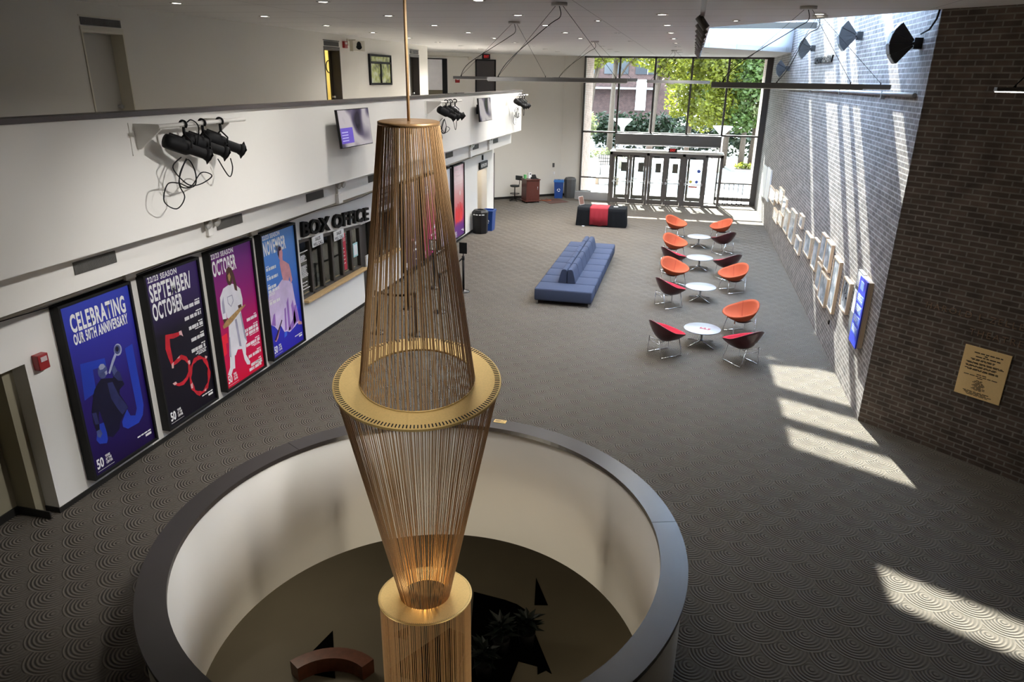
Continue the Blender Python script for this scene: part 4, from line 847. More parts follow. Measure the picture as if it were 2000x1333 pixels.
# ---- track of cylinder spots
t = thing('spot_track', 'hanging track of grey cylinder spotlights receding along the ceiling left of the skylight', 'track light', (.03, 12, CE))
b = B(); b.box(.0, .05, 6.6, 21.5, 6.17, 6.2)
b.build('track_rail', pend_m, t)
for y in (7.0, 12, 17.5):
    b = B(); b.tube([(.025, y, 6.2), (.025, y, CE)], .008, 6); b.build('hanging_rod', pend_m, t)
for i in range(11):
    y = 8.9+1.08*i; b = B(); D = Vector((.62, .12, -.77)).normalized(); u = D.orthogonal().normalized(); M = frame(Vector((.0, y, 6.15))-D*.03, u, D.cross(u), D)
    b.lathe([(.036, 0), (.043, .008), (.043, .16), (.036, .16), (.03, .11), (0, .11)], 16, M); b.tube([(.025, y, 6.18), (.02, y, 6.12)], .01, 6); b.build('spot_head', pend_m, t)
# ================================================================ CHANDELIER
ch = thing('string_chandelier', 'tall brass chandelier of bronze cords hanging through the round floor opening', 'chandelier', (WC[0], WC[1], CE))
vd = Vector((WC[0], WC[1], 0)).normalized(); va = Vector((vd.y, -vd.x, 0))
def tilt(z, deg): return Matrix.Translation((WC[0], WC[1], z)) @ Matrix.Rotation(math.radians(deg), 4, va)
ZT, ZB, ZS, ZE = 5.13, 2.775, .235, -2.0
T0, T1, T2, T3 = tilt(ZT, 2), tilt(ZB, 9.5), tilt(ZS, -4), tilt(ZE, 0)
b = B(); b.tube([(WC[0], WC[1], CE), (WC[0], WC[1], ZT)], .013, 10); b.lathe([(.06, CE-.03), (.06, CE-.001)], 16, Matrix.Translation((WC[0], WC[1], 0))); b.build('rod', bronze, ch)
b = B(); b.lathe([(.0, -.02), (.255, -.02), (.262, -.012), (.262, .012), (.25, .016), (0, .016)], 64, T0); b.tube([(WC[0], WC[1], ZT), (WC[0], WC[1], ZT-.09)], .018, 8); b.build('top_plate', mat('dark_brass', (.34, .2, .09), .45, metal=.6, noise=20, amt=.2), ch)
def disc(name, T, r0, r1, lip):
    b = B(); b.lathe([(r0, -.006), (r0, .006), (r1-.012, .006), (r1, .002), (r1, -lip), (r1-.01, -lip), (r1-.012, -.006)], 128, T, close=True, smooth=False); return b.build(name, brass, ch)
disc('large_ring', T1, .548, .80, .022); disc('small_ring', T2, .262, .505, .008); disc('bottom_ring', T3, .2, .505, .01)
b = B()
for k in range(150):
    a = 2*PI*k/150; M = T1 @ Matrix.Rotation(a, 4, 'Z'); b.box(.738, .786, -.0055, .0055, .0062, .0082, M)
sl = b.build('cord_slot', black, ch); sl['kind'] = 'stuff'
b = B()
for k in range(150):
    a = 2*PI*k/150; M = T2 @ Matrix.Rotation(a, 4, 'Z'); b.box(.482, .488, -.002, .002, .0065, .0075, M)
sl = b.build('cord_hole', mat('brown_hole', (.10, .05, .02), .5), ch); sl['kind'] = 'stuff'
rr = random.Random(4)
def cords(Ta, ra, za, Tb, rb, zb, n, r, j):
    b = B()
    for k in range(n):
        a = 2*PI*(k+rr.uniform(-.18, .18))/n; a2 = a+rr.uniform(-j, j)
        p = Ta @ Vector((ra*math.cos(a), ra*math.sin(a), za)); q = Tb @ Vector((rb*math.cos(a2), rb*math.sin(a2), zb)); b.tube([p, p.lerp(q, .5)+Vector((0, 0, -.002)), q], r, 4, caps=False)
    o = b.build('cord_curtain', bronze, ch, recalc=False); o['kind'] = 'stuff'; return o
cords(T0, .256, 0, T1, .546, .0, 112, .0050, .02); cords(T1, .783, .0, T2, .262, .0, 150, .0042, .02); cords(T2, .487, 0, T3, .49, 0, 150, .0036, .01)
b = B(); b.tube([(T1 @ Vector((.548*math.cos(2*PI*i/64), .548*math.sin(2*PI*i/64), .012))) for i in range(64)], .006, 6, closed=True); b.build('inner_rim', brass, ch)
d = bpy.data.lights.new('chandelier_lamp', 'POINT'); d.energy = 1.6; d.color = (1, .6, .2); d.shadow_soft_size = .05; o = bpy.data.objects.new('chandelier_lamp', d); COL.objects.link(o); o.parent = ch; o.location = (0, 0, .34-CE)
# gold label on the parapet cap, its neighbour
b = B(); M = frame((-2.15, 8.49, PAR_H), (1, -.04, 0), (.04, 1, 0), (0, 0, 1)); b.box(-.085, .085, -.045, .045, .0, .004, M); b.m(1); small_lines(b, M @ W_((0, 0, .004)), -.07, .015, 3, .14, .008, .018, seed=2)
tag(origin(b.build('gold_label', [brass, dgrey]), (-2.15, 8.49, PAR_H)), 'small gold plate on the far rim of the round parapet', 'plate')
# ================================================================ LOWER LEVEL
bt = mat('black_felt', (.002, .002, .002), 1., noise=9, amt=.3, spec=0.)
LZ = -4.0
def slab(name, pts, h, label, cat, m, z=LZ):
    b = B(); b.prism(pts, z, z+h); c = (sum(p[0] for p in pts)/len(pts), sum(p[1] for p in pts)/len(pts), z); return tag(origin(b.build(name, m), c), label, cat)
slab('floor_inlay', [(-5.44, 9.21), (-5.66, 8.18), (-4.9, 8.23)], .015, 'black triangle on the lower floor behind the copper arc', 'floor mat', bt)
slab('floor_inlay', [(-2.15, 11.57), (-2.02, 10.79), (-1.77, 10.85)], .015, 'small black triangle on the lower floor, right of the large black shape', 'floor mat', bt)
slab('floor_inlay', [(-4.13, 9.66), (-4.42, 9.36), (-4.05, 9.33)], .015, 'small black shape seen through the cords below the small gold ring', 'floor mat', bt)
slab('floor_inlay', [(-3.4, 9.8), (-4.15, 8.55), (-3.5, 8.5), (-3.5, 8.0), (-2.9, 8.0), (-3.0, 9.7)], .015, 'black pointed shape seen through the lower cords of the chandelier', 'floor mat', bt)
slab('floor_inlay', [(-4.0, 8.3), (-4.35, 7.9), (-4.0, 7.9)], .015, 'black corner of a shape at the bottom edge between the cords', 'floor mat', bt)
big = [(-3.25, 10.85), (-2.6, 10.78), (-2.35, 10.72), (-2.17, 10.62), (-1.39, 9.22), (-1.5, 9.27), (-1.62, 9.15), (-1.66, 9.32), (-2.0, 9.35), (-2.1, 8.0), (-2.9, 8.0), (-2.95, 9.6)]
slab('floor_inlay', big, .015, 'large black angular shape on the lower floor beside the chandelier', 'floor mat', bt)
b = B(); pts = [(-4.78+1.0*math.cos(a), 7.62+1.0*math.sin(a)) for a in [math.radians(62+8*i) for i in range(12)]]+[(-4.78+.76*math.cos(a), 7.62+.76*math.sin(a)) for a in [math.radians(150-8*i) for i in range(12)]]
b.prism(pts, LZ+.016, LZ+.3); tag(origin(b.build('curved_bench', mat('copper_brown', (.12, .035, .016), .35, noise=9, amt=.5)), (-4.9, 8.4, LZ+.016)), 'curved copper brown bench on the lower floor, beside the black triangle', 'bench')
# dark leafy plants on the black shape
pg = leaf_mat('dark_leaf', (.004, .011, .008), .1)
for k, (x, y) in enumerate(((-2.35, 9.5), (-1.95, 9.75), (-2.5, 8.9))):
    t = thing('potted_plant', ['dark leafy plant in the middle of the large black shape', 'dark leafy plant near the right edge of the large black shape', 'dark leafy plant at the bottom edge beside the lowest cords'][k], 'plant', (x, y, LZ+.015)); r = random.Random(k)
    b = B(); b.lathe([(.12, 0), (.16, .3), (.14, .3), (.13, .27), (0, .27)], 16, Matrix.Translation((x, y, LZ+.015))); b.build('pot', black, t)
    b = B()
    for i in range(46):
        a, e, L = r.uniform(0, 2*PI), r.uniform(.1, 1.2), r.uniform(.18, .38); c = Vector((x, y, LZ+.3+r.uniform(0, .3))); dv = Vector((math.cos(a)*math.cos(e), math.sin(a)*math.cos(e), math.sin(e))); sv = dv.cross(Vector((0, 0, 1))).normalized()*.05
        b.face([c, c+dv*L*.5+sv, c+dv*L+Vector((0, 0, -.05)), c+dv*L*.5-sv])
    b.build('foliage', pg, t, recalc=False)
d = bpy.data.lights.new('lower_lamp', 'POINT'); d.energy = 22; d.color = (1, .9, .72); d.shadow_soft_size = .3; o = bpy.data.objects.new('lower_lamp', d); COL.objects.link(o); o.location = (-6.6, 9.4, -1.1)
d = bpy.data.lights.new('lower_lamp', 'POINT'); d.energy = 15; d.color = (1, .88, .66); d.shadow_soft_size = .3; o = bpy.data.objects.new('lower_lamp', d); COL.objects.link(o); o.location = (1.4, 9.0, -1.1)
for q, c in (((-6.6, 3.6, -3.7), (-1.6, 8.0, .2)), ((2.4, 3.6, -3.7), (-3.2, 7.9, .2))):  # added spots, out of view, brighten the inner wall of the well
    d = bpy.data.lights.new('well_fill_spot', 'SPOT'); d.energy = 165; d.color = (1, .9, .72); d.spot_size = math.radians(62); d.spot_blend = 1; d.shadow_soft_size = .25
    o = bpy.data.objects.new('well_fill_spot', d); COL.objects.link(o); o.location = q; o.rotation_euler = (Vector(c)-Vector(q)).to_track_quat('-Z', 'Y').to_euler()
# ================================================================ FURNITURE
# ---- shell chairs
def rimz(th):  # th = 0 right, pi/2 front
    s = math.sin(th); return .47+.0*s + (.11*(1-abs(s)) if s > 0 else .11+.20*(-s)**1.3)
def shell_pt(th, rho, off=0.):
    c, s = math.cos(th), math.sin(th); rx, ry = .42, (.37 if s > 0 else .36)
    rim = Vector((rx*math.copysign(abs(c)**.85, c), ry*math.copysign(abs(s)**.85, s)-.0, rimz(th)))
    if s < 0: rim.x *= 1-.25*(-s)**2
    base = Vector((0, -.06, .325)); k = rho**.88; p = base.lerp(rim, k); p.z = base.z+(rim.z-base.z)*(rho**2.15)-off
    return p
def shell_in(th, rho, off):
    """point moved inward along the surface normal"""
    e = .02; r0 = max(rho, .02); a, c = shell_pt(th, r0+e)-shell_pt(th, r0-e), shell_pt(th+e, r0)-shell_pt(th-e, r0); n = a.cross(c).normalized()
    if n.z < 0: n = -n
    return shell_pt(th, rho)+n*off
def shell(b, o0, o1, n=44, m=14, r1=1.0):
    lay = []
    for off in (o0, o1): lay.append(([[b.bm.verts.new(shell_in(2*PI*j/n, r1*i/m, off)) for j in range(n)] for i in range(1, m+1)], b.bm.verts.new(shell_pt(0, 0)+Vector((0, 0, off)))))
    for vs, c in lay:
        for j in range(n): b.bm.faces.new((c, vs[0][j], vs[0][(j+1) % n]))
        for i in range(m-1):
            for j in range(n): b.bm.faces.new((vs[i][j], vs[i+1][j], vs[i+1][(j+1) % n], vs[i][(j+1) % n]))
    p, q = lay[0][0][-1], lay[1][0][-1]
    for j in range(n): b.bm.faces.new((p[j], q[j], q[(j+1) % n], p[(j+1) % n]))
    for f in b.bm.faces: f.smooth = True
    return b
def solid(o, th, off=1., lev=0):
    md = o.modifiers.new('thick', 'SOLIDIFY'); md.thickness = th; md.offset = off
    if lev: s = o.modifiers.new('sub', 'SUBSURF'); s.levels = lev; s.render_levels = lev
    return o
def chair_base(t):
    for s in (-1, 1):
        b = B(); x = .235*s
        b.tube([(.17*s, -.30, .40), (x, -.27, .02), (x, -.26, .008), (x, .26, .008), (x, .27, .02), (.17*s, .22, .385)], .011, 8); b.tube([(x, -.25, .008), (x, .25, .008)], .0135, 8); b.build('runner', chrome, t)
    b = B(); b.tube([(.18*s, .20, .36) if 0 else (-.185, .22, .36), (0, .02, .275), (.185, .22, .36)], .008, 8); b.tube([(-.18, -.29, .36), (0, -.02, .275), (.18, -.29, .36)], .008, 8); b.tube([(-.2, -.28, .3), (.2, -.28, .3)], .007, 8); b.build('cross_brace', chrome, t)
orange = mat('orange_wool', (.40, .085, .038), .85, noise=160, amt=.18, bump=.15, spec=.2); seam_m = mat('orange_seam', (.30, .035, .012), .9)
maroon = mat('maroon_wire', (.055, .008, .012), .28, noise=60, amt=.35); redpad = mat('red_wool', (.42, .018, .036), .85, noise=160, amt=.15, bump=.12, spec=.2)
def make_orange():
    t = thing('lounge_chair', '', 'chair', (0, 0, 0), 0, 'orange upholstered shell chairs')
    o = shell(B(), -.018, .018).build('seat_shell', orange, t)
    for th in (math.radians(215), math.radians(325)):
        b = B(); b.tube([shell_in(th, .12+.88*i/10, .017) for i in range(11)], .006, 6); b.build('seam', seam_m, t)
    b = B(); b.lathe([(.02, .27), (.15, .285), (.22, .33), (.2, .335), (0, .31)], 20, Matrix.Translation((0, -.05, 0))); b.build('under_frame', maroon, t)
    chair_base(t); return t
def make_maroon():
    t = thing('lounge_chair', '', 'chair', (0, 0, 0), 0, 'maroon wire shell chairs with red pads')
    shell(B(), -.006, .0).build('seat_shell', maroon, t)
    shell(B(), .003, .026, r1=.985).build('seat_pad', redpad, t)
    b = B(); b.tube([shell_pt(2*PI*i/48, 1.0, .004) for i in range(48)], .008, 6, closed=True); b.build('rim_wire', maroon, t)
    chair_base(t); return t
def rz_of(dx, dy): return math.atan2(-dx, dy)   # local +Y is the front
# ---- round tables
topm = mat('white_tabletop', (.34, .35, .375), .22, noise=2, amt=.01)
TY = [15.29, 18.77, 22.14, 25.36]; TX = .70
def make_table(loc, label):
    t = thing('coffee_table', label, 'table', loc, 0, 'round white coffee tables'); M = Matrix.Translation(loc)
    b = B(); b.lathe([(0, .36), (.385, .36), (.398, .366), (.398, .378), (.39, .385), (0, .385)], 64, M); b.build('table_top', topm, t)
    b = B(); b.lathe([(.03, .09), (.026, .12), (.026, .355), (.09, .36)], 20, M); b.build('column', steel, t)
    for k in range(4):
        a = PI/4+PI/2*k; d = Vector((math.cos(a), math.sin(a), 0)); b = B(); o = Vector(loc)
        b.tube([o+Vector((0, 0, .12)), o+d*.1+Vector((0, 0, .085)), o+d*.38+Vector((0, 0, .016))], [.022, .02, .014], 8); b.build('leg', chrome, t)
    return t
tlab = ['nearest round white table, with a red leaflet on it', 'round white table second from the camera', 'round white table third from the camera', 'farthest round white table, toward the big window']
t0 = make_table((TX, TY[0], 0), tlab[0])
for i in (1, 2, 3): dup(t0, (TX, TY[i], 0), 0, tlab[i])
b = B(); M = frame((TX+.06, TY[0]-.01, .385), (.94, -.34, 0), (.34, .94, 0), (0, 0, 1)); b.box(-.11, .11, -.05, .05, 0, .004, M); b.m(1); b.box(.02, .06, -.02, .02, .004, .005, M); small_lines(b, M @ W_((0, 0, .004)), -.08, .01, 2, .08, .008, .02, seed=3)
tag(origin(b.build('leaflet', [mat('leaflet_rose', (.30, .03, .06), .6), paper]), (TX, TY[0], .385)), 'rose red leaflet lying on the nearest white table', 'leaflet')
OC = [((1.56, 16.32), (-.9, -.43), 'orange chair behind the nearest table, on its right'), ((-.03, 20.07), (.78, -.62), 'orange chair left behind the second table, nearest of the left orange chairs'), ((1.57, 19.92), (-.85, -.5), 'orange chair right behind the second table from the camera'), ((-.1, 23.48), (.78, -.6), 'orange chair left behind the third table from the camera'), ((-.14, 26.9), (.82, -.55), 'orange chair left behind the farthest table'), ((1.48, 26.85), (-.9, -.42), 'orange chair right behind the farthest table')]
MC = [((-.06, 14.51), (.35, .28), 'maroon chair with red pad left of the nearest table'), ((1.495, 14.45), (-.29, .35), 'maroon chair with red pad right of the nearest table'), ((-.09, 18.02), (.36, .27), 'maroon chair with red pad left of the second table'), ((-.11, 21.67), (.36, .25), 'maroon chair left of the third table, half hidden by an orange chair'), ((1.475, 21.35), (-.3, .33), 'maroon chair right of the third table, behind an orange chair'), ((1.485, 24.67), (-.3, .34), 'maroon chair right of the farthest table, below its orange neighbour')]
for lst, mk in ((OC, make_orange), (MC, make_maroon)):
    c0 = mk()
    for i, ((x, y), (dx, dy), lab) in enumerate(lst):
        if i == 0: c0.location = (x, y, 0); c0.rotation_euler = (0, 0, rz_of(dx, dy)); c0['label'] = lab
        else: dup(c0, (x, y, 0), rz_of(dx, dy), lab)
# ---- modular sofa
blue = mat('blue_wool', (.047, .060, .103), .9, noise=220, amt=.25, bump=.15, spec=.15)
SX0, SX1, SY0 = -3.49, -2.0, 17.22; MOD = .735
t = thing('modular_sofa', 'long blue back to back modular sofa in the middle of the floor', 'sofa', ((SX0+SX1)/2, SY0+MOD*4, 0)); xm = (SX0+SX1)/2-.02
def bench(y0, y1, x0, x1):
    b = B(); b.box(x0, x1, y0+.010, y1-.010, .10, .42, bev=.04); o = b.build('seat', blue, t)
    for f in o.data.polygons: f.use_smooth = True
for k in range(8):
    y0, y1 = SY0+MOD*k, SY0+MOD*(k+1)
    if k in (0, 7): bench(y0, y1, SX0, SX1)
    else: bench(y0, y1, SX0, xm-.005); bench(y0, y1, xm+.005, SX1)
    if 0 < k < 7:
        for s in (-1, 1):
            b = B(); M = frame((xm, 0, 0), (s, 0, 0), (0, 0, 1), (0, -s, 0)); d0, d1 = (-y1+.009, -y0-.009) if s > 0 else (y0+.009, y1-.009)
            b.prism([(.009, .40), (.235, .40), (.205, .55), (.155, .74), (.12, .78), (.04, .78), (.009, .755)], d0, d1, M); bmesh.ops.bevel(b.bm, geom=list(b.bm.edges), offset=.012, segments=2, affect='EDGES'); b.build('backrest', blue, t)
for x in (SX0+.08, SX1-.08):
    for k in (0, 2, 4, 6, 8):
        y = SY0+MOD*k+(.07 if k == 0 else -.07 if k == 8 else 0); b = B(); b.tube([(x, y, 0), (x, y, .11)], .018, 10); b.build('leg', steel, t)
b = B(); b.box(SX0+.1, SX1-.1, SY0+.12, SY0+MOD*8-.12, .07, .10); b.build('under_frame', black, t)
# ---- cloth covered table
bcl = mat('black_cloth', (.007, .008, .010), .9, noise=30, amt=.2, spec=.15); rcl = mat('red_cloth', (.27, .009, .02), .8, noise=30, amt=.15)
t = thing('cloth_table', 'table under a black pleated cloth with a red runner near the doors', 'table', (-3.06, 28.3, 0)); x0, x1, y0, y1, h = -4.0, -2.1, 27.95, 28.7, .74
b = B(); per = []
def edge(ax, ay, bx, by, n):
    for i in range(n): f = i/n; per.append((ax+(bx-ax)*f, ay+(by-ay)*f))
edge(x0, y0, x1, y0, 60); edge(x1, y0, x1, y1, 24); edge(x1, y1, x0, y1, 60); edge(x0, y1, x0, y0, 24)
cx, cy = (x0+x1)/2, (y0+y1)/2; rings = []
for lv in range(6):
    f = lv/5; z = h-f*(h-.015); ring = []
    for i, (x, y) in enumerate(per):
        k = 1+.018*f*(1.4+math.sin(i*1.05)+.5*math.sin(i*.37)); ring.append(b.bm.verts.new((cx+(x-cx)*(1+(k-1)*.6)+(.03*f if x > cx else -.03*f), cy+(y-cy)*k, z)))
    rings.append(ring)
n = len(per)
for i in range(5):
    for j in range(n): f = b.bm.faces.new((rings[i][j], rings[i][(j+1) % n], rings[i+1][(j+1) % n], rings[i+1][j])); f.smooth = True
b.bm.faces.new(rings[0]); b.build('tablecloth', bcl, t)
b = B(); b.box(x0+.05, x1-.05, y0+.05, y1-.05, .68, .735); b.build('table_top', dgrey, t)
for x in (x0+.1, x1-.1):
    for y in (y0+.1, y1-.1): b = B(); b.tube([(x, y, 0), (x, y, .69)], .018, 8); b.build('leg', steel, t)
b = B(); rx0, rx1 = -3.5, -2.78; N = 14
cols = [[b.bm.verts.new((rx0+(rx1-rx0)*i/N, y, z+.004*math.sin(i*1.3))) for y, z in ((y1, h+.01), (y0-.005, h+.01), (y0-.022, h-.05), (y0-.034-.008*math.sin(i*1.7), h-.35), (y0-.042-.014*math.sin(i*1.7), .06+.015*math.sin(i*.6)))] for i in range(N+1)]
for i in range(N):
    for j in range(4): f = b.bm.faces.new((cols[i][j], cols[i+1][j], cols[i+1][j+1], cols[i][j+1])); f.smooth = True
o = b.build('table_runner', rcl); solid(o, .006, 1); tag(origin(o, (-3.14, 28.3, h+.01)), 'red runner draped over the middle of the black clothed table', 'runner')
b = B(); b.box(-2.62, -2.42, 28.2, 28.42, h+.002, h+.022, bev=.004); b.m(1).box(-2.6, -2.44, 28.22, 28.4, h+.022, h+.024); tag(origin(b.build('tablet_computer', [blackp, paper]), (-2.52, 28.3, h+.002)), 'small device with pale screen on the right end of the black table', 'tablet')
t = thing('sign_stand', 'clear leaflet stand on the left end of the black table', 'stand', (-3.85, 28.45, h)); b = B(); M = frame((-3.9, 28.5, h+.003), (.45, .89, 0), (-.25, .13, .96), (.86, -.43, .28)); b.box(-.16, .16, 0, .34, 0, .008, M); b.build('holder', mat('clear_plastic', (.5, .48, .46), .15), t); b = B(); b.box(-.14, .14, .02, .32, .008, .010, M); b.build('leaflet', mat('leaflet_brown', (.16, .08, .06), .5), t)
b = B(); b.box(-3.78, -3.68, 27.82, 27.88, .001, .03, bev=.008); tag(origin(b.build('paper_scrap', paper), (-3.73, 27.85, 0)), 'white paper scrap on the carpet before the black table', 'paper')
# ---- stanchions
def stanchion(x, y, label, belt=None, first=[None]):
    if first[0] is None:
        t = thing('stanchion_post', label, 'stanchion', (x, y, 0), 0, 'black belt stanchions before the ticket windows'); M = Matrix.Translation((x, y, 0))
        b = B(); b.lathe([(.17, 0), (.175, .012), (.16, .025), (.05, .045), (.03, .06)], 32, M); b.build('base', mat('stanchion_base', (.02, .02, .021), .25, metal=.3), t)
        b = B(); b.tube([(x, y, .03), (x, y, .93)], .03, 14); b.build('post', black, t)
        b = B(); b.lathe([(.034, .88), (.04, .89), (.04, .985), (.03, 1.0), (0, 1.0)], 18, M); b.build('belt_head', blackp, t); first[0] = t
        return t
    return dup(first[0], (x, y, 0), 0, label)
SP = [(-6.46, 14.08), (-5.58, 14.2), (-6.46, 15.95), (-5.6, 15.9), (-6.45, 17.88), (-5.57, 17.78)]
for p, lab in zip(SP, ('nearest left black stanchion post behind the chandelier cords', 'nearest right black stanchion post behind the chandelier cords', 'middle left black stanchion post behind the cords', 'middle right black stanchion post behind the cords', 'far left stanchion post with a framed notice, behind the cords', 'far right stanchion post, right of the chandelier, under a black sign')): stanchion(*p, lab)
def belt(a, c, lab):
    b = B(); N = 12; d = Vector((c[0]-a[0], c[1]-a[1], 0)); L = d.length; d.normalize(); q = [Vector((a[0], a[1], .955))+d*(.045+(L-.09)*i/N)-Vector((0, 0, .05*math.sin(PI*i/N))) for i in range(N+1)]; up = Vector((0, 0, .025))
    for i in range(N): b.face([q[i]-up, q[i+1]-up, q[i+1]+up, q[i]+up])
    o = b.build('stanchion_belt', black); solid(o, .004, 0); tag(origin(o, q[0]), lab, 'belt', 'retractable belts between the stanchions')
belt(SP[0], SP[1], 'black belt between the two nearest stanchions'); belt(SP[2], SP[4], 'black belt between the middle left and far left stanchions'); belt(SP[3], SP[5], 'black belt between the middle right and far right stanchions')
for (x, y), lab, m in ((SP[5], 'blank black sign on the far right stanchion beside the chandelier', black), (SP[4], 'framed white notice on the far left stanchion', paper)):
    t = thing('post_sign', lab, 'sign', (x, y, 1.0)); b = B(); b.box(x-.105, x+.105, y-.012, y+.012, 1.06, 1.36); b.tube([(x, y, 1.0), (x, y, 1.07)], .012, 8); b.build('sign_frame', black, t)
    if m is paper:
        b = B(); b.box(x-.09, x+.09, y-.015, y-.0125, 1.08, 1.34); b.m(1); M = frame((x-.08, y-.0152, 1.1), (1, 0, 0), (0, 0, 1), (0, -1, 0)); small_lines(b, M, 0, .18, 5, .16, .014, .034, seed=7); b.build('notice', [paper, black], t)
# ---- bins
binb = mat('bin_black', (.010, .010, .011), .45, noise=5, amt=.1, spec=.3); binblue = mat('bin_blue', (.015, .055, .23), .4, noise=5, amt=.08); bing = mat('bin_grey', (.065, .066, .07), .5, noise=5, amt=.1); lidb = mat('bin_lid_blue', (.035, .16, .46), .4)
def oct_bin(x, y, r, h, m, label, slot):
    t = thing('litter_bin', label, 'bin', (x, y, 0)); M = Matrix.Translation((x, y, 0)) @ Matrix.Rotation(PI/8, 4, 'Z')
    b = B(); b.lathe([(r*.9, 0), (r*.93, .02), (r, h*.78)], 8, M, smooth=False); b.build('body', m, t)
    b = B(); b.lathe([(r*1.03, h*.78), (r*1.03, h*.9), (r*.8, h*.99), (r*.45, h), (r*.42, h*.93), (0, h*.93)], 8, M, smooth=False); b.build('lid', m, t)
    if slot:
        for a in (-PI/2-.35, -PI/2+.45):
            b = B(); Q = frame((x+r*.975*math.cos(a), y+r*.975*math.sin(a), h*.8), (-math.sin(a), math.cos(a), 0), (0, 0, 1), (math.cos(a), math.sin(a), 0)); b.box(-.1, .1, 0, .035, 0, .01, Q); b.build('label_strip', paper, t)
def rect_bin(x, y, w, d, h, rz, label, lid):
    t = thing('recycling_bin', label, 'recycling bin', (x, y, 0), 0); M = Matrix.Translation((x, y, 0)) @ Matrix.Rotation(rz, 4, 'Z')
    b = B(); q0 = [(-w*.42, -d*.42), (w*.42, -d*.42), (w*.42, d*.42), (-w*.42, d*.42)]; q1 = [(-w/2, -d/2), (w/2, -d/2), (w/2, d/2), (-w/2, d/2)]
    lo = [b.bm.verts.new(M @ Vector((*p, .0))) for p in q0]; hi = [b.bm.verts.new(M @ Vector((*p, h*.9))) for p in q1]
    b.bm.faces.new(lo[::-1]); b.bm.faces.new(hi)
    for i in range(4): b.bm.faces.new((lo[i], lo[(i+1) % 4], hi[(i+1) % 4], hi[i]))
    b.build('body', binblue, t)
    b = B()
    for q in ((-w*.54, w*.54, -d*.56, -d*.42), (-w*.54, w*.54, d*.42, d*.56), (-w*.54, -w*.42, -d*.42, d*.42), (w*.42, w*.54, -d*.42, d*.42)): b.box(q[0], q[1], q[2], q[3], h*.88, h*.97, M)
    b.build('rim', lidb if lid else binblue, t)
    if lid:
        b = B(); b.box(-w*.5, w*.5, -d*.5, d*.5, h*.96, h, M, bev=.01); b.m(1).lathe([(.07, h), (.07, h+.003)], 16, M); b.build('lid', [lidb, black], t)
    b = B(); Q = M @ frame((0, -d*.475, h*.45), (1, 0, 0), (0, .06, 1), (0, -1, .06)); ring = [(.075*math.cos(2*PI*i/18), .075*math.sin(2*PI*i/18)) for i in range(18)]
    for s in range(3):
        a0 = 2*PI*s/3; b.prism([(.08*math.cos(a0+i*.25), .08*math.sin(a0+i*.25)) for i in range(7)]+[(.045*math.cos(a0+1.5-i*.25), .045*math.sin(a0+1.5-i*.25)) for i in range(7)], 0, .006, Q)
    b.build('recycling_mark', paper, t)
oct_bin(-7.28, 25.42, .30, .88, binb, 'black octagonal bin beside the left wall', True)
rect_bin(-7.12, 26.05, .42, .5, .80, 0, 'open blue bin behind the black octagonal bin', False)
oct_bin(-5.42, 35.0-.1, .29, .98, bing, 'dark grey octagonal bin next to the window', False)
rect_bin(-5.92, 34.6, .46, .34, .88, .15, 'blue bin with a recycling mark next to the grey bin', True)
# ---- podium, stool, mat, heater
t = thing('podium_cabinet', 'mahogany reception podium on castors by the far left wall', 'podium', (-6.95, 32.85, 0)); Mp = Matrix.Translation((-6.98, 32.95, 0)) @ Matrix.Rotation(.62, 4, 'Z')
b = B(); b.box(-.33, .33, -.3, .3, .1, 1.04, Mp); b.build('body', mahog, t)
b = B(); b.box(-.28, .28, -.315, -.3, .16, .98, Mp); b.build('door', mahog, t); b = B(); b.tube([Mp @ Vector((.22, -.33, .6)), Mp @ Vector((.22, -.33, .75))], .01, 6); b.build('handle', steel, t)
b = B(); b.box(-.36, .36, -.34, .34, 1.04, 1.08, Mp); b.build('top', mahog, t); b = B(); b.box(-.38, .38, -.34, .34, .07, .1, Mp); b.build('plinth', mahog, t)
for x in (-.3, .3):
    for y in (-.26, .26): b = B(); b.tube([Mp @ Vector((x-.015, y, .035)), Mp @ Vector((x+.015, y, .035))], .034, 12); b.build('castor', black, t)
b = B(); b.box(-.28, -.18, .08, .2, 1.08, 1.26, Mp, bev=.006); tag(b.build('green_box', mat('green_print', (.12, .48, .16), .5)), 'small green box on the podium, left corner', 'box')
b = B(); b.box(-.08, .08, .08, .2, 1.08, 1.34, Mp, bev=.01); b.m(1).box(-.02, .05, .075, .08, 1.26, 1.31, Mp); tag(b.build('card_reader', [paper, black]), 'white device beside the green box on the podium', 'device')
t = thing('laptop', 'open black laptop on the right half of the podium', 'laptop', Mp @ Vector((.2, 0, 1.08))); b = B(); b.box(.02, .32, -.2, .05, 1.08, 1.1, Mp); b.build('keyboard', blackp, t); b = B(); b.box(-.15, .15, 0, .2, 0, .012, Mp @ frame((.17, .05, 1.1), (1, 0, 0), (0, .75, .66), (0, -.66, .75))); b.build('screen', blackp, t)
t = thing('office_stool', 'black high office stool left of the podium', 'stool', (-7.75, 33.0, 0)); x, y = -7.75, 33.0
for k in range(5):
    a = 2*PI*k/5+.3; b = B(); b.tube([(x, y, .1), (x+.3*math.cos(a), y+.3*math.sin(a), .03)], [.022, .016], 8); b.build('leg', black, t)
b = B(); b.tube([(x, y, .08), (x, y, .68)], .025, 10); b.build('column', black, t); b = B(); b.tube([(x+.22*math.cos(2*PI*i/24), y+.22*math.sin(2*PI*i/24), .35) for i in range(24)], .012, 6, closed=True); b.tube([(x-.22, y, .35), (x+.22, y, .35)], .01, 6); b.build('foot_ring', black, t)
b = B(); b.lathe([(.0, .67), (.2, .67), (.23, .7), (.22, .74), (.0, .745)], 24, Matrix.Translation((x, y, 0))); b.build('seat', mat('black_seat', (.016, .02, .02), .7), t)
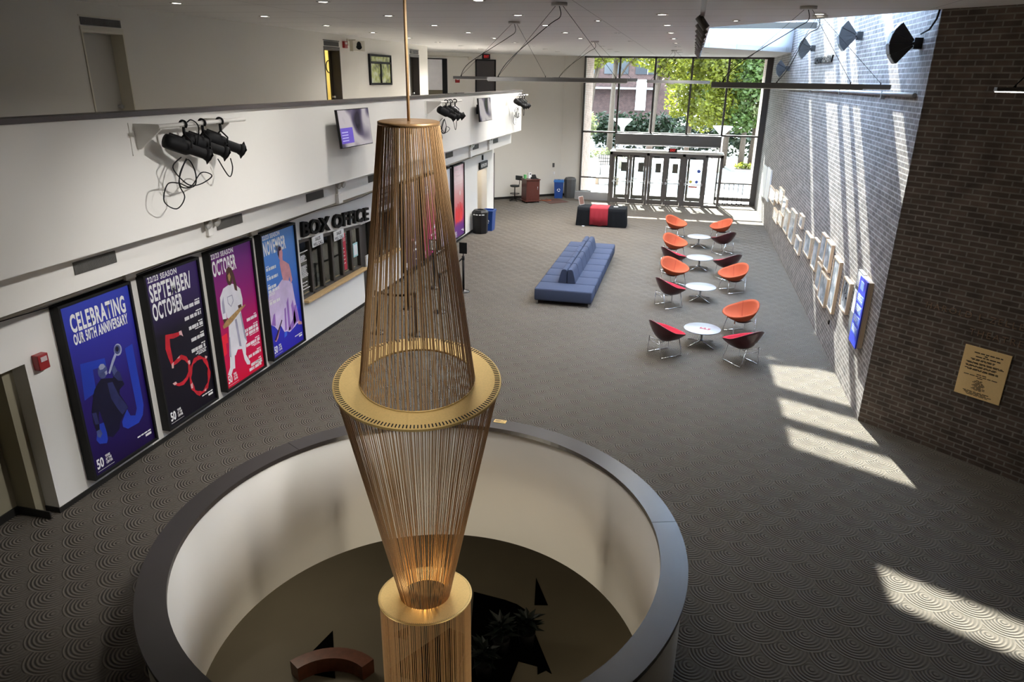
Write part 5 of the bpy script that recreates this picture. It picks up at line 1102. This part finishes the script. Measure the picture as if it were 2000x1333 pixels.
b = B(); b.tube([(x+.1, y+.14, .7), (x+.16, y+.24, .75), (x+.17, y+.25, 1.05)], .016, 8); b.build('back_support', black, t); b = B(); b.box(-.2, .2, -.03, .03, .95, 1.16, frame((x+.15, y+.22, 0), (.9, -.43, 0), (.43, .9, 0), (0, 0, 1)), bev=.02); b.build('backrest', mat('black_seat', (.016, .02, .02), .7), t)
b = B(); b.prism([(-6.62, 33.75), (-5.98, 32.7), (-5.2, 33.5), (-5.95, 34.3)], .001, .012); tag(origin(b.build('door_mat', mat('brown_mat', (.075, .03, .02), .95, noise=120, amt=.3)), (-5.9, 33.5, 0)), 'brown mat on the carpet between podium and blue bin', 'mat')
b = B(); b.tube(smooth_pts([(-6.7, 33.6, .012), (-6.4, 33.4, .02), (-6.1, 33.6, .02), (-6.3, 33.9, .016), (-6.45, 34.1, .012)]), .012, 6); tag(b.build('orange_cord', mat('orange_plastic', (.45, .10, .02), .5)), 'orange cord lying on the brown mat', 'cord')
t = thing('window_heater', 'long low grey heater under the left window pane', 'heater', (-4.3, 34.6, 0)); b = B(); b.box(-5.1, -3.5, 34.45, 34.7, .0, .38, bev=.01); b.build('cabinet', alu, t); b = B(); b.box(-5.05, -3.55, 34.5, 34.66, .38, .388); b.build('top_grille', dgrey, t)
# ================================================================ RIGHT WALL
PX = XR-.05
pic_f = wood_mat('pale_maple', (.55, .42, .29), (.62, .48, .34), .5, 9)
def rw(y, z, x): return frame((x, y, z), (0, -1, 0), (0, 0, 1), (-1, 0, 0))   # u toward the camera, v up, w into the room
def picture(y0, y1, z0, z1, label, seed, big=False):
    t = thing('framed_picture', label, 'picture', (XR, (y0+y1)/2, z0), 0, 'framed prints on the right brick wall')
    b = B(); f = .03
    b.box(PX-.015, XR, y0, y0+f, z0, z1); b.box(PX-.015, XR, y1-f, y1, z0, z1); b.box(PX-.015, XR, y0+f, y1-f, z0, z0+f); b.box(PX-.015, XR, y0+f, y1-f, z1-f, z1); b.build('frame', pic_f, t)
    r = random.Random(seed); m, tt, p = base_mat('print_pale_%d' % seed); tc = tt.add('ShaderNodeTexCoord'); nz = tt.add('ShaderNodeTexNoise'); nz.inputs['Scale'].default_value = r.uniform(1.5, 4); nz.inputs['Detail'].default_value = 4; tt.link(tc.outputs['Object'], nz.inputs['Vector'])
    rp = tt.add('ShaderNodeValToRGB'); e = rp.color_ramp.elements; e[0].position = .42; e[0].color = (.22, .25, .28, 1); e[1].position = .6; e[1].color = (.60, .62, .64, 1); tt.link(nz.outputs[0], rp.inputs[0]); tt.link(rp.outputs[0], p.inputs['Base Color']); p.inputs['Roughness'].default_value = .12
    b = B(); b.box(PX, XR, y0+f, y1-f, z0+f, z1-f); b.build('print', m, t)
    return t
PL = [(16.2, 17.1, .80, 1.45, 'framed print, nearest of the low pair under the cluster'), (17.04, 17.67, .92, 1.52, 'framed print, farther of the low pair under the cluster'), (16.38, 17.07, 1.56, 2.18, 'framed print over the nearest low print, second from the tall one'), (17.09, 17.72, 1.61, 2.21, 'framed print high on the wall, just behind the streak of sunlight'), (17.88, 18.55, 1.20, 1.92, 'framed print at the far side of the cluster, left of the high one'), (15.32, 15.94, .93, 2.05, 'tallest framed print of the nearer cluster, with a bluish picture'), (14.16, 14.78, 1.29, 1.91, 'framed drawing with black strokes, nearest print to the blue board'),
 (27.6, 29.5, 1.24, 1.74, 'framed print just right of the far white boards'), (26.45, 27.6, 1.47, 1.83, 'small framed print, second after the far white boards'), (25.42, 26.6, 1.58, 2.07, 'highest framed print of the far cluster'), (24.4, 25.4, 1.36, 1.93, 'framed print right below the highest far print'), (24.75, 25.93, .96, 1.34, 'low framed print, right one of the low far pair'), (26.0, 27.4, .83, 1.22, 'low framed print, left one of the low far pair'), (23.4, 24.4, 1.0, 1.69, 'framed print left of the tall far print'), (22.0, 23.08, .98, 1.90, 'tallest framed print of the far cluster'), (20.7, 21.36, 1.69, 2.04, 'small framed print hung high between the two clusters'), (20.58, 21.5, .98, 1.39, 'small framed print hung low between the two clusters'), (18.97, 19.94, 1.26, 1.81, 'framed print between the low small one and the nearer cluster')]
for i, (y0, y1, z0, z1, lab) in enumerate(PL): picture(y0, y1, z0, z1, lab, i)
b = B(); M = rw(14.7, 1.35, PX-.002); ribbon(b, P(.1, .45, .2, .48, .3, .44, .28, .3, .16, .26, .3, .2, .42, .24), [.02]*7, M, .001); b.box(.1, .13, .1, .4, .001, .002, M)
b.build('ink_stroke', black, [o for o in bpy.data.objects if o.get('label', '') == PL[6][4]][0], recalc=False)
for y0, y1, z0, z1, lab in ((31.3, 32.8, .95, 2.17, 'large white board on the right wall nearest the window'), (29.75, 31.1, 1.03, 2.25, 'large white board beside the first one, nearer the camera')):
    t = thing('white_board', lab, 'board', (XR, (y0+y1)/2, z0)); b = B(); b.box(XR-.06, XR, y0, y1, z0, z1, bev=.01); b.build('panel', mat('board_white', (.66, .66, .65), .5), t)
t = thing('information_board', 'bright blue information board on the right wall near the corner', 'board', (XR, 13.05, 1.1)); b = B(); b.box(XR-.09, XR, 12.8, 13.29, 1.1, 2.29); b.build('frame', pic_f, t)
b = B(); b.box(XR-.115, XR-.09, 12.78, 13.31, 1.09, 2.30); M = rw(13.31, 1.09, XR-.115); b.m(1)
b.box(.12, .36, 1.0, 1.14, .0, .003, M)
for k in range(4): b.box(.06, .47, .2+.19*k, .34+.19*k, 0, .003, M)
b.m(2)
for k in range(4): small_lines(b, M @ W_((0, 0, .003)), .09, .31+.19*k, 3, .34, .012, .035, seed=k)
b.build('panel', [mat('board_blue', (.035, .06, .62), .35, noise=3, amt=.1), mat('board_lightblue', (.16, .26, .70), .4), paper], t)
t = thing('directory_board', 'grey directory board with perforated white tops, left of the blue board', 'board', (XR, 13.55, 1.1)); b = B(); b.box(XR-.06, XR, 13.33, 13.78, 1.1, 2.3); b.build('panel', mat('board_grey', (.13, .14, .15), .45), t)
b = B(); M = rw(13.76, 1.1, XR-.06); b.box(.03, .4, .92, 1.17, 0, .004, M); b.box(.03, .4, .42, .84, 0, .004, M); b.m(1); small_lines(b, M @ W_((0, 0, .004)), .06, 1.12, 7, .3, .008, .03, seed=4); small_lines(b, M @ W_((0, 0, .004)), .06, .79, 12, .3, .008, .03, seed=6); b.build('notice', [paper, dgrey], t)
b = B(); b.tube([(XR-.03, 35.2, 5.23), (XR-.03, 24.1, 5.30), (XR-.03, 12.55, 5.335)], .035, 10); b.m(1)
for y in (33, 28, 23, 18.5, 14.5): b.box(XR-.07, XR, y-.02, y+.02, 5.24, 5.37)
tag(origin(b.build('wall_conduit', [alu, steel]), (XR-.03, 24, 5.3)), 'grey conduit running along the right brick wall under the ceiling', 'conduit')
b = B(); M = rw(23.0, 6.0, XR-.03); b.text('MONTGOMERY', .2, M, sx=1.95, depth=.02, weight=.012, spacing=1.0)
tag(origin(b.build('wall_lettering', black), (XR-.02, 21.5, 6.0)), 'dark raised lettering high on the lit brick wall between two floodlights', 'sign')
fl_b = mat('flood_black', (.016, .016, .018), .4, noise=8, amt=.15); fl_f = mat('flood_lens', (.16, .165, .17), .5)
def flood(y, z, label, first=[None]):
    if first[0]: return dup(first[0], (XR, y, z), 0, label)
    t = thing('floodlight_array', label, 'floodlight', (XR, y, z), 0, 'four segment floodlight arrays on the right brick wall'); F = frame((XR-.1, y, z), (-1, 0, 0), (0, 0, 1), (0, 1, 0))
    for k, a in enumerate((46, 19, -6, -31)):
        a = math.radians(a-8); b = B(); d = .2175; q = lambda r, an: (r*math.cos(an), r*math.sin(an))
        b.prism([q(.06, a-d*.9), q(.375, a-d), q(.375, a+d), q(.06, a+d*.9)], -.12, .12, F); h = b.build('lamp_housing', fl_b, t)
        b = B(); c0, c1 = q(.376, a-d*.84), q(.376, a+d*.84); e0, e1 = q(.382, a-d*.84), q(.382, a+d*.84); b.prism([c0, e0, e1, c1], -.105, .105, F); b.build('lens', fl_f, h) if 0 else b.build('lens', fl_f, t)
    b = B(); b.box(XR-.12, XR, y-.06, y+.06, z-.08, z+.08); b.tube([(XR-.12, y-.14, z), (XR-.12, y+.14, z)], .025, 10); b.build('bracket', fl_b, t)
    first[0] = t; return t
flood(12.85, 6.08, 'four segment black floodlight nearest the brick corner'); flood(17.3, 6.42, 'four segment black floodlight right of the wall lettering'); flood(23.6, 6.42, 'four segment black floodlight left of the wall lettering'); flood(29.0, 5.95, 'four segment black floodlight nearest the big window')
cable([(XR-.1, 12.6, 6.2), (XR-.06, 12.35, 6.25), (XR-.03, 12.22, 6.38), (XR-.02, 12.2, 6.5)], 'black cable from the nearest floodlight up to the ceiling', r=.014)
b = B(); b.box(XR-.02, XR, 15.6, 15.66, .62, .7); tag(b.build('wall_button', black), 'small black fitting low on the right wall under the prints', 'fitting')
# ---- near brick wall: plaque and letters
t = thing('brass_plaque', 'engraved gold plaque on the dark brick wall at the right', 'plaque', FN @ Vector((1.65, 1.06, 0))); b = B(); b.box(1.34, 1.963, 1.065, 1.845, 0, .02, FN, bev=.003); b.build('plate', mat('plaque_gold', (.88, .62, .28), .5, metal=.05, noise=50, amt=.06), t)
b = B(); M = FN @ W_((1.652, 0, .021)); eng = mat('engraving', (.06, .035, .015), .6)
b.text('TAKE A BREATH', .052, M @ W_((0, 1.745, 0)), align='CENTER') if 0 else None
for i, (z, w) in enumerate(((1.755, .34), (1.725, .05), (1.695, .28), (1.655, .40), (1.64, .36), (1.60, .50), (1.585, .46), (1.55, .5), (1.535, .48), (1.50, .5), (1.485, .42), (1.43, .14), (1.40, .48), (1.375, .1))): small_lines(b, M, -w/2, z, 1, w*1.2, .011 if i > 2 else .016, seed=i)
b.build('engraved_text', eng, t); b = B()
for i in range(10): small_lines(b, M, -.06-.02*(i % 3), 1.335-.0165*i, 1, .15+.04*(i % 3), .009, seed=30+i)
b.build('engraved_text', eng, t); b = B()
for i in range(4): small_lines(b, M, -.2+.02*i, 1.15-.017*i, 1, .46-.04*i, .009, seed=50+i)
b.build('engraved_text', eng, t)
lt = mat('bronze_letters', (.24, .15, .09), .45, metal=.2, noise=20, amt=.1)
for body, u, z, lab in (('HAROLD L ZELLERBACH', .655, 2.245, 'bronze letters of the upper line above the gold plaque'), ('THEATRE', 1.338, 2.005, 'bronze letters reading THEATRE right above the gold plaque')):
    b = B(); b.text(body, .132, FN @ W_((u, z, .006)), sx=1.06, depth=.005, spacing=1.3, weight=-.0015); tag(b.build('wall_lettering', lt), lab, 'sign')
# ================================================================ OUTDOORS
bark = mat('bark', (.075, .056, .043), .85, noise=12, amt=.4, bump=.4)
lf_y = leaf_mat('leaf_yellowgreen', (.15, .165, .016), .5); lf_g = leaf_mat('leaf_green', (.07, .115, .025), .45); lf_d = leaf_mat('leaf_darkgreen', (.018, .032, .014), .3); lf_w = leaf_mat('leaf_pale', (.19, .21, .09), .45)
def foliage(b, blobs, n, s, seed):
    r = random.Random(seed)
    vol = [q[3]*q[4]*q[5] for q in blobs]; tot = sum(vol)
    for q, v in zip(blobs, vol):
        for i in range(int(n*v/tot)):
            d = Vector((r.gauss(0, 1), r.gauss(0, 1), r.gauss(0, 1))).normalized()*(r.random()**.45)
            c = Vector((q[0]+d.x*q[3], q[1]+d.y*q[4], q[2]+d.z*q[5])); ss = s*r.uniform(.6, 1.3)
            u = Vector((r.gauss(0, 1), r.gauss(0, 1), r.gauss(0, .6))).normalized(); w = u.cross(Vector((r.gauss(0, 1), r.gauss(0, 1), r.gauss(0, 1)))).normalized()
            b.face([c-u*ss, c+w*ss*.55, c+u*ss, c-w*ss*.55])
def tree(x, y, h, tr, blobs, m, label, n=2600, s=.17, lean=(0, 0), seed=0, branches=3):
    t = thing('tree', label, 'tree', (x, y, 0), 0, 'trees outside the big window')
    b = B(); top = Vector((x+lean[0], y+lean[1], h)); base = Vector((x, y, 0)); b.tube([base, base.lerp(top, .35), base.lerp(top, .7), top], [tr*1.25, tr, tr*.8, tr*.45], 10); r = random.Random(seed+7)
    for k in range(branches):
        q = base.lerp(top, .5+.13*k); tg = blobs[k % len(blobs)]; b.tube([q, q.lerp(Vector(tg[:3]), .5)+Vector((0, 0, .2)), Vector(tg[:3])], [tr*.5, tr*.35, tr*.15], 6)
    b.build('trunk', bark, t)
    b = B(); foliage(b, blobs, n, s, seed); b.build('foliage', m, t, recalc=False)
tree(-7.35, 52, 7, .17, [(-7.6, 52, 7.2, 2.2, 1.8, 1.3), (-5.9, 51.5, 7.6, 1.6, 1.6, 1.0)], lf_y, 'slender leaning tree behind the left window panes', 2200, .16, (.9, 0), 1)
tree(-5.8, 56, 8, .2, [(-5.4, 56, 8.0, 2.4, 2, 1.4), (-3.9, 55.5, 7.4, 1.6, 1.6, 1.0)], lf_y, 'pale trunk tree behind the second window pane', 2200, .16, (.1, 0), 2)
tree(-2.55, 50, 7.5, .2, [(-1.8, 50, 6.9, 1.9, 1.8, 1.2), (-2.3, 49.5, 7.6, 2.0, 1.8, 1.0), (-1.1, 50, 5.6, 1.0, 1, .8)], lf_y, 'tree with a bare trunk at the middle of the window', 2600, .16, (.35, 0), 3)
tree(-.1, 53, 7, .16, [(.2, 52.5, 6.3, 1.6, 1.5, 1.8), (-.6, 52, 4.2, 1.3, 1.2, 1.2), (.9, 52, 3.3, 1.3, 1.2, 1.1), (.5, 52, 7.8, 1.8, 1.6, 1.0)], lf_y, 'yellow green tree right of the window middle', 4200, .16, (.3, 0), 4)
tree(2.4, 51, 7, .2, [(2.0, 50.6, 6.3, 1.6, 1.5, 1.9), (1.7, 50.4, 3.9, 1.4, 1.3, 1.3), (2.4, 50.5, 8.0, 1.8, 1.6, .9)], lf_y, 'bright bushy tree left of the right lamp post', 4600, .16, (.2, 0), 5)
tree(3.55, 50.6, 6.5, .17, [(3.6, 50.2, 5.8, 1.3, 1.3, 2.0), (3.2, 50, 3.3, 1.1, 1, 1.0)], lf_g, 'first of the three trunks in the planting bed on the right', 3400, .15, (0, 0), 6)
tree(4.25, 51.2, 6.5, .2, [(4.3, 50.8, 6.2, 1.3, 1.3, 1.8), (4.3, 50.4, 3.8, 1.2, 1.1, 1.1)], lf_w, 'middle trunk in the planting bed on the right', 3400, .14, (.1, 0), 7)
tree(5.1, 50.8, 6.5, .17, [(5.2, 50.5, 6.1, 1.4, 1.3, 2.0), (5.1, 50.2, 3.4, 1.1, 1, 1.0)], lf_w, 'rightmost trunk in the planting bed, by the window edge', 3200, .14, (.1, 0), 8)
for k in range(9):
    x = -27+7.2*k; tree(x, 92+3*(k % 3), 9, .4, [(x, 92, 9, 5, 3, 5), (x+2, 91, 4, 4, 3, 3.5)], (lf_d, lf_g, lf_d)[k % 3], 'dark tree of the far tree line, number %s from the left' % ('one two three four five six seven eight nine'.split()[k]), 1500, .55, (0, 0), 20+k, 2)
b = B(); foliage(b, [(-7.2+1.0*i, 63, 1.5, 1.0, .8, 1.6) for i in range(8)], 3600, .2, 50); o = b.build('hedge', lf_d, recalc=False); tag(origin(o, (-3.5, 63, 0)), 'dark green hedge in front of the brick building', 'hedge')
b = B(); foliage(b, [(-8.2, 58.5, 2.0, 1.2, .8, 1.3)], 900, .15, 51); o = b.build('bush', lf_w, recalc=False); tag(origin(o, (-8.2, 58.5, .6)), 'pale flowering bush behind the left window pane', 'bush')
b = B(); foliage(b, [(-7.2+1.1*i, 54.5, .3, .7, .6, .45) for i in range(4)], 700, .12, 52); o = b.build('ground_cover', lf_w, recalc=False); tag(origin(o, (-5.5, 54.5, 0)), 'low pale shrubs behind the left lamp post', 'shrubs')
b = B(); foliage(b, [(-.5+1.2*i, 59, 1.4, 1.1, .9, 1.6) for i in range(9)], 3600, .2, 57); o = b.build('shrubs', lf_d, recalc=False); tag(origin(o, (4, 59, 0)), 'dark shrubs behind the planting bed on the right', 'shrubs')
t = thing('planting_bed', 'kerbed planting bed with dark soil under the right trees', 'planter', (4, 50, 0)); b = B(); b.prism([(2.9, 48.9), (9, 48.9), (9, 56), (1.6, 56)], -.004, .12); b.build('kerb', mat('kerb_grey', (.22, .21, .19), .8), t); b = B(); b.prism([(3.05, 49.1), (9, 49.1), (9, 55.8), (1.8, 55.8)], .12, .16); b.build('soil', mat('soil', (.05, .036, .025), .95, noise=6, amt=.5), t)
b = B(); foliage(b, [(3.6+.7*i, 49.5, .3, .5, .35, .25) for i in range(5)], 700, .1, 53); b.build('plants', lf_y, t, recalc=False)
t = thing('brick_building', 'red brown brick building with window bands beyond the trees', 'building', (-14, 76, 0)); b = B(); b.box(-32, -1.5, 76, 86, 0, 15); b.build('facade', brick_mat('far_brick', (.06, .03, .028), (.045, .024, .024), (.09, .06, .058)), t)
for z in (6.0, 9.5):
    for k in range(5):
        x = -15+3.1*k; b = B(); b.box(x, x+2.4, 75.9, 76, z, z+1.5); w_ = b.build('window', mat('far_window', (.03, .035, .045), .15), t); b = B(); b.box(x-.05, x+2.45, 75.85, 75.9, z+1.5, z+1.62); b.box(x+1.17, x+1.23, 75.85, 75.9, z, z+1.5); b.build('window_trim', mat('far_trim', (.35, .38, .4), .5), w_)
b = B(); b.box(-14, -3.2, 74.5, 76, 4.6, 4.75); b.build('canopy_roof', mat('far_trim', (.35, .38, .4), .5), t)
b = B(); b.box(-5.5, -4.5, 75.8, 76, 2.6, 5.5); b.build('white_panel', paper, t)
lampw = mat('lamp_opal', (.72, .72, .70), .4)
for x, y, h, lab in ((-4.19, 48, 3.13, 'funnel shaped street lamp seen through the second window pane'), (2.05, 48, 2.85, 'funnel shaped street lamp seen at the right mullion')):
    t = thing('street_lamp', lab, 'street lamp', (x, y, 0), 0, 'funnel street lamps outside'); b = B(); b.tube([(x, y, 0), (x, y, h-.75)], [.13, .1], 12); b.build('pole', mat('lamp_pole', (.42, .36, .30), .6), t); b = B(); b.lathe([(.1, h-.8), (.16, h-.5), (.6, h-.06), (.6, h), (0, h+.02)], 24, Matrix.Translation((x, y, 0))); b.build('lamp_shade', lampw, t)
t = thing('notice_case', 'dark framed outdoor notice case with small panes, left of the doors', 'notice case', (-4.5, 43, 0)); b = B(); b.box(-5.0, -4.25, 43, 43.06, .75, 1.3); b.build('panel', paper, t); b = B()
for k in range(7): b.box(-5.02+.125*k, -4.99+.125*k, 42.97, 43, .73, 1.32)
for k in range(4): b.box(-5.02, -4.24, 42.97, 43, .73+.19*k, .76+.19*k)
b.build('frame', mat('case_green', (.03, .045, .05), .5), t)
for x in (-4.9, -4.35): b = B(); b.tube([(x, 43.03, 0), (x, 43.03, .75)], .03, 8); b.build('leg', dgrey, t)
for k, (x, y) in enumerate(((-6.9, 52.6), (-3.0, 52.2))): b = B(); b.lathe([(.09, 0), (.09, .85), (.06, .95), (0, .97)], 12, Matrix.Translation((x, y, 0))); tag(origin(b.build('bollard', lampw), (x, y, 0)), ['white bollard left of the left street lamp', 'white bollard right of the left street lamp'][k], 'bollard')
t = thing('garden_bench', 'low pale stone bench outside left of the doors', 'bench', (-4.3, 40.3, 0)); b = B(); b.box(-4.9, -3.5, 40, 40.5, .32, .45); b.build('seat', mat('stone_beige', (.38, .33, .27), .8), t)
for x in (-4.8, -3.7): b = B(); b.box(x, x+.15, 40.05, 40.45, 0, .32); b.build('leg', mat('stone_beige', (.38, .33, .27), .8), t)
for k in range(5):
    x, y = 1.86+.21*k, 34.85+.03*k; t = thing('folded_stand', 'black folded stand by the right window bay, %s from the left' % 'first second third fourth fifth'.split()[k], 'stand', (x, y, 0), 0, 'black stands by the right window bay'); b = B(); b.tube([(x, y, .05), (x, y, .98)], .012, 8); b.lathe([(.022, .96), (.022, 1.0), (0, 1.0)], 10, Matrix.Translation((x, y, 0))); b.build('pole', black, t)
    for s in (-1, 1): b = B(); b.tube([(x, y, .12), (x+.17*s, y-.17, .008)], .009, 6); b.tube([(x, y, .1), (x+.12*s, y+.12, .008)], .009, 6); b.build('leg', black, t)
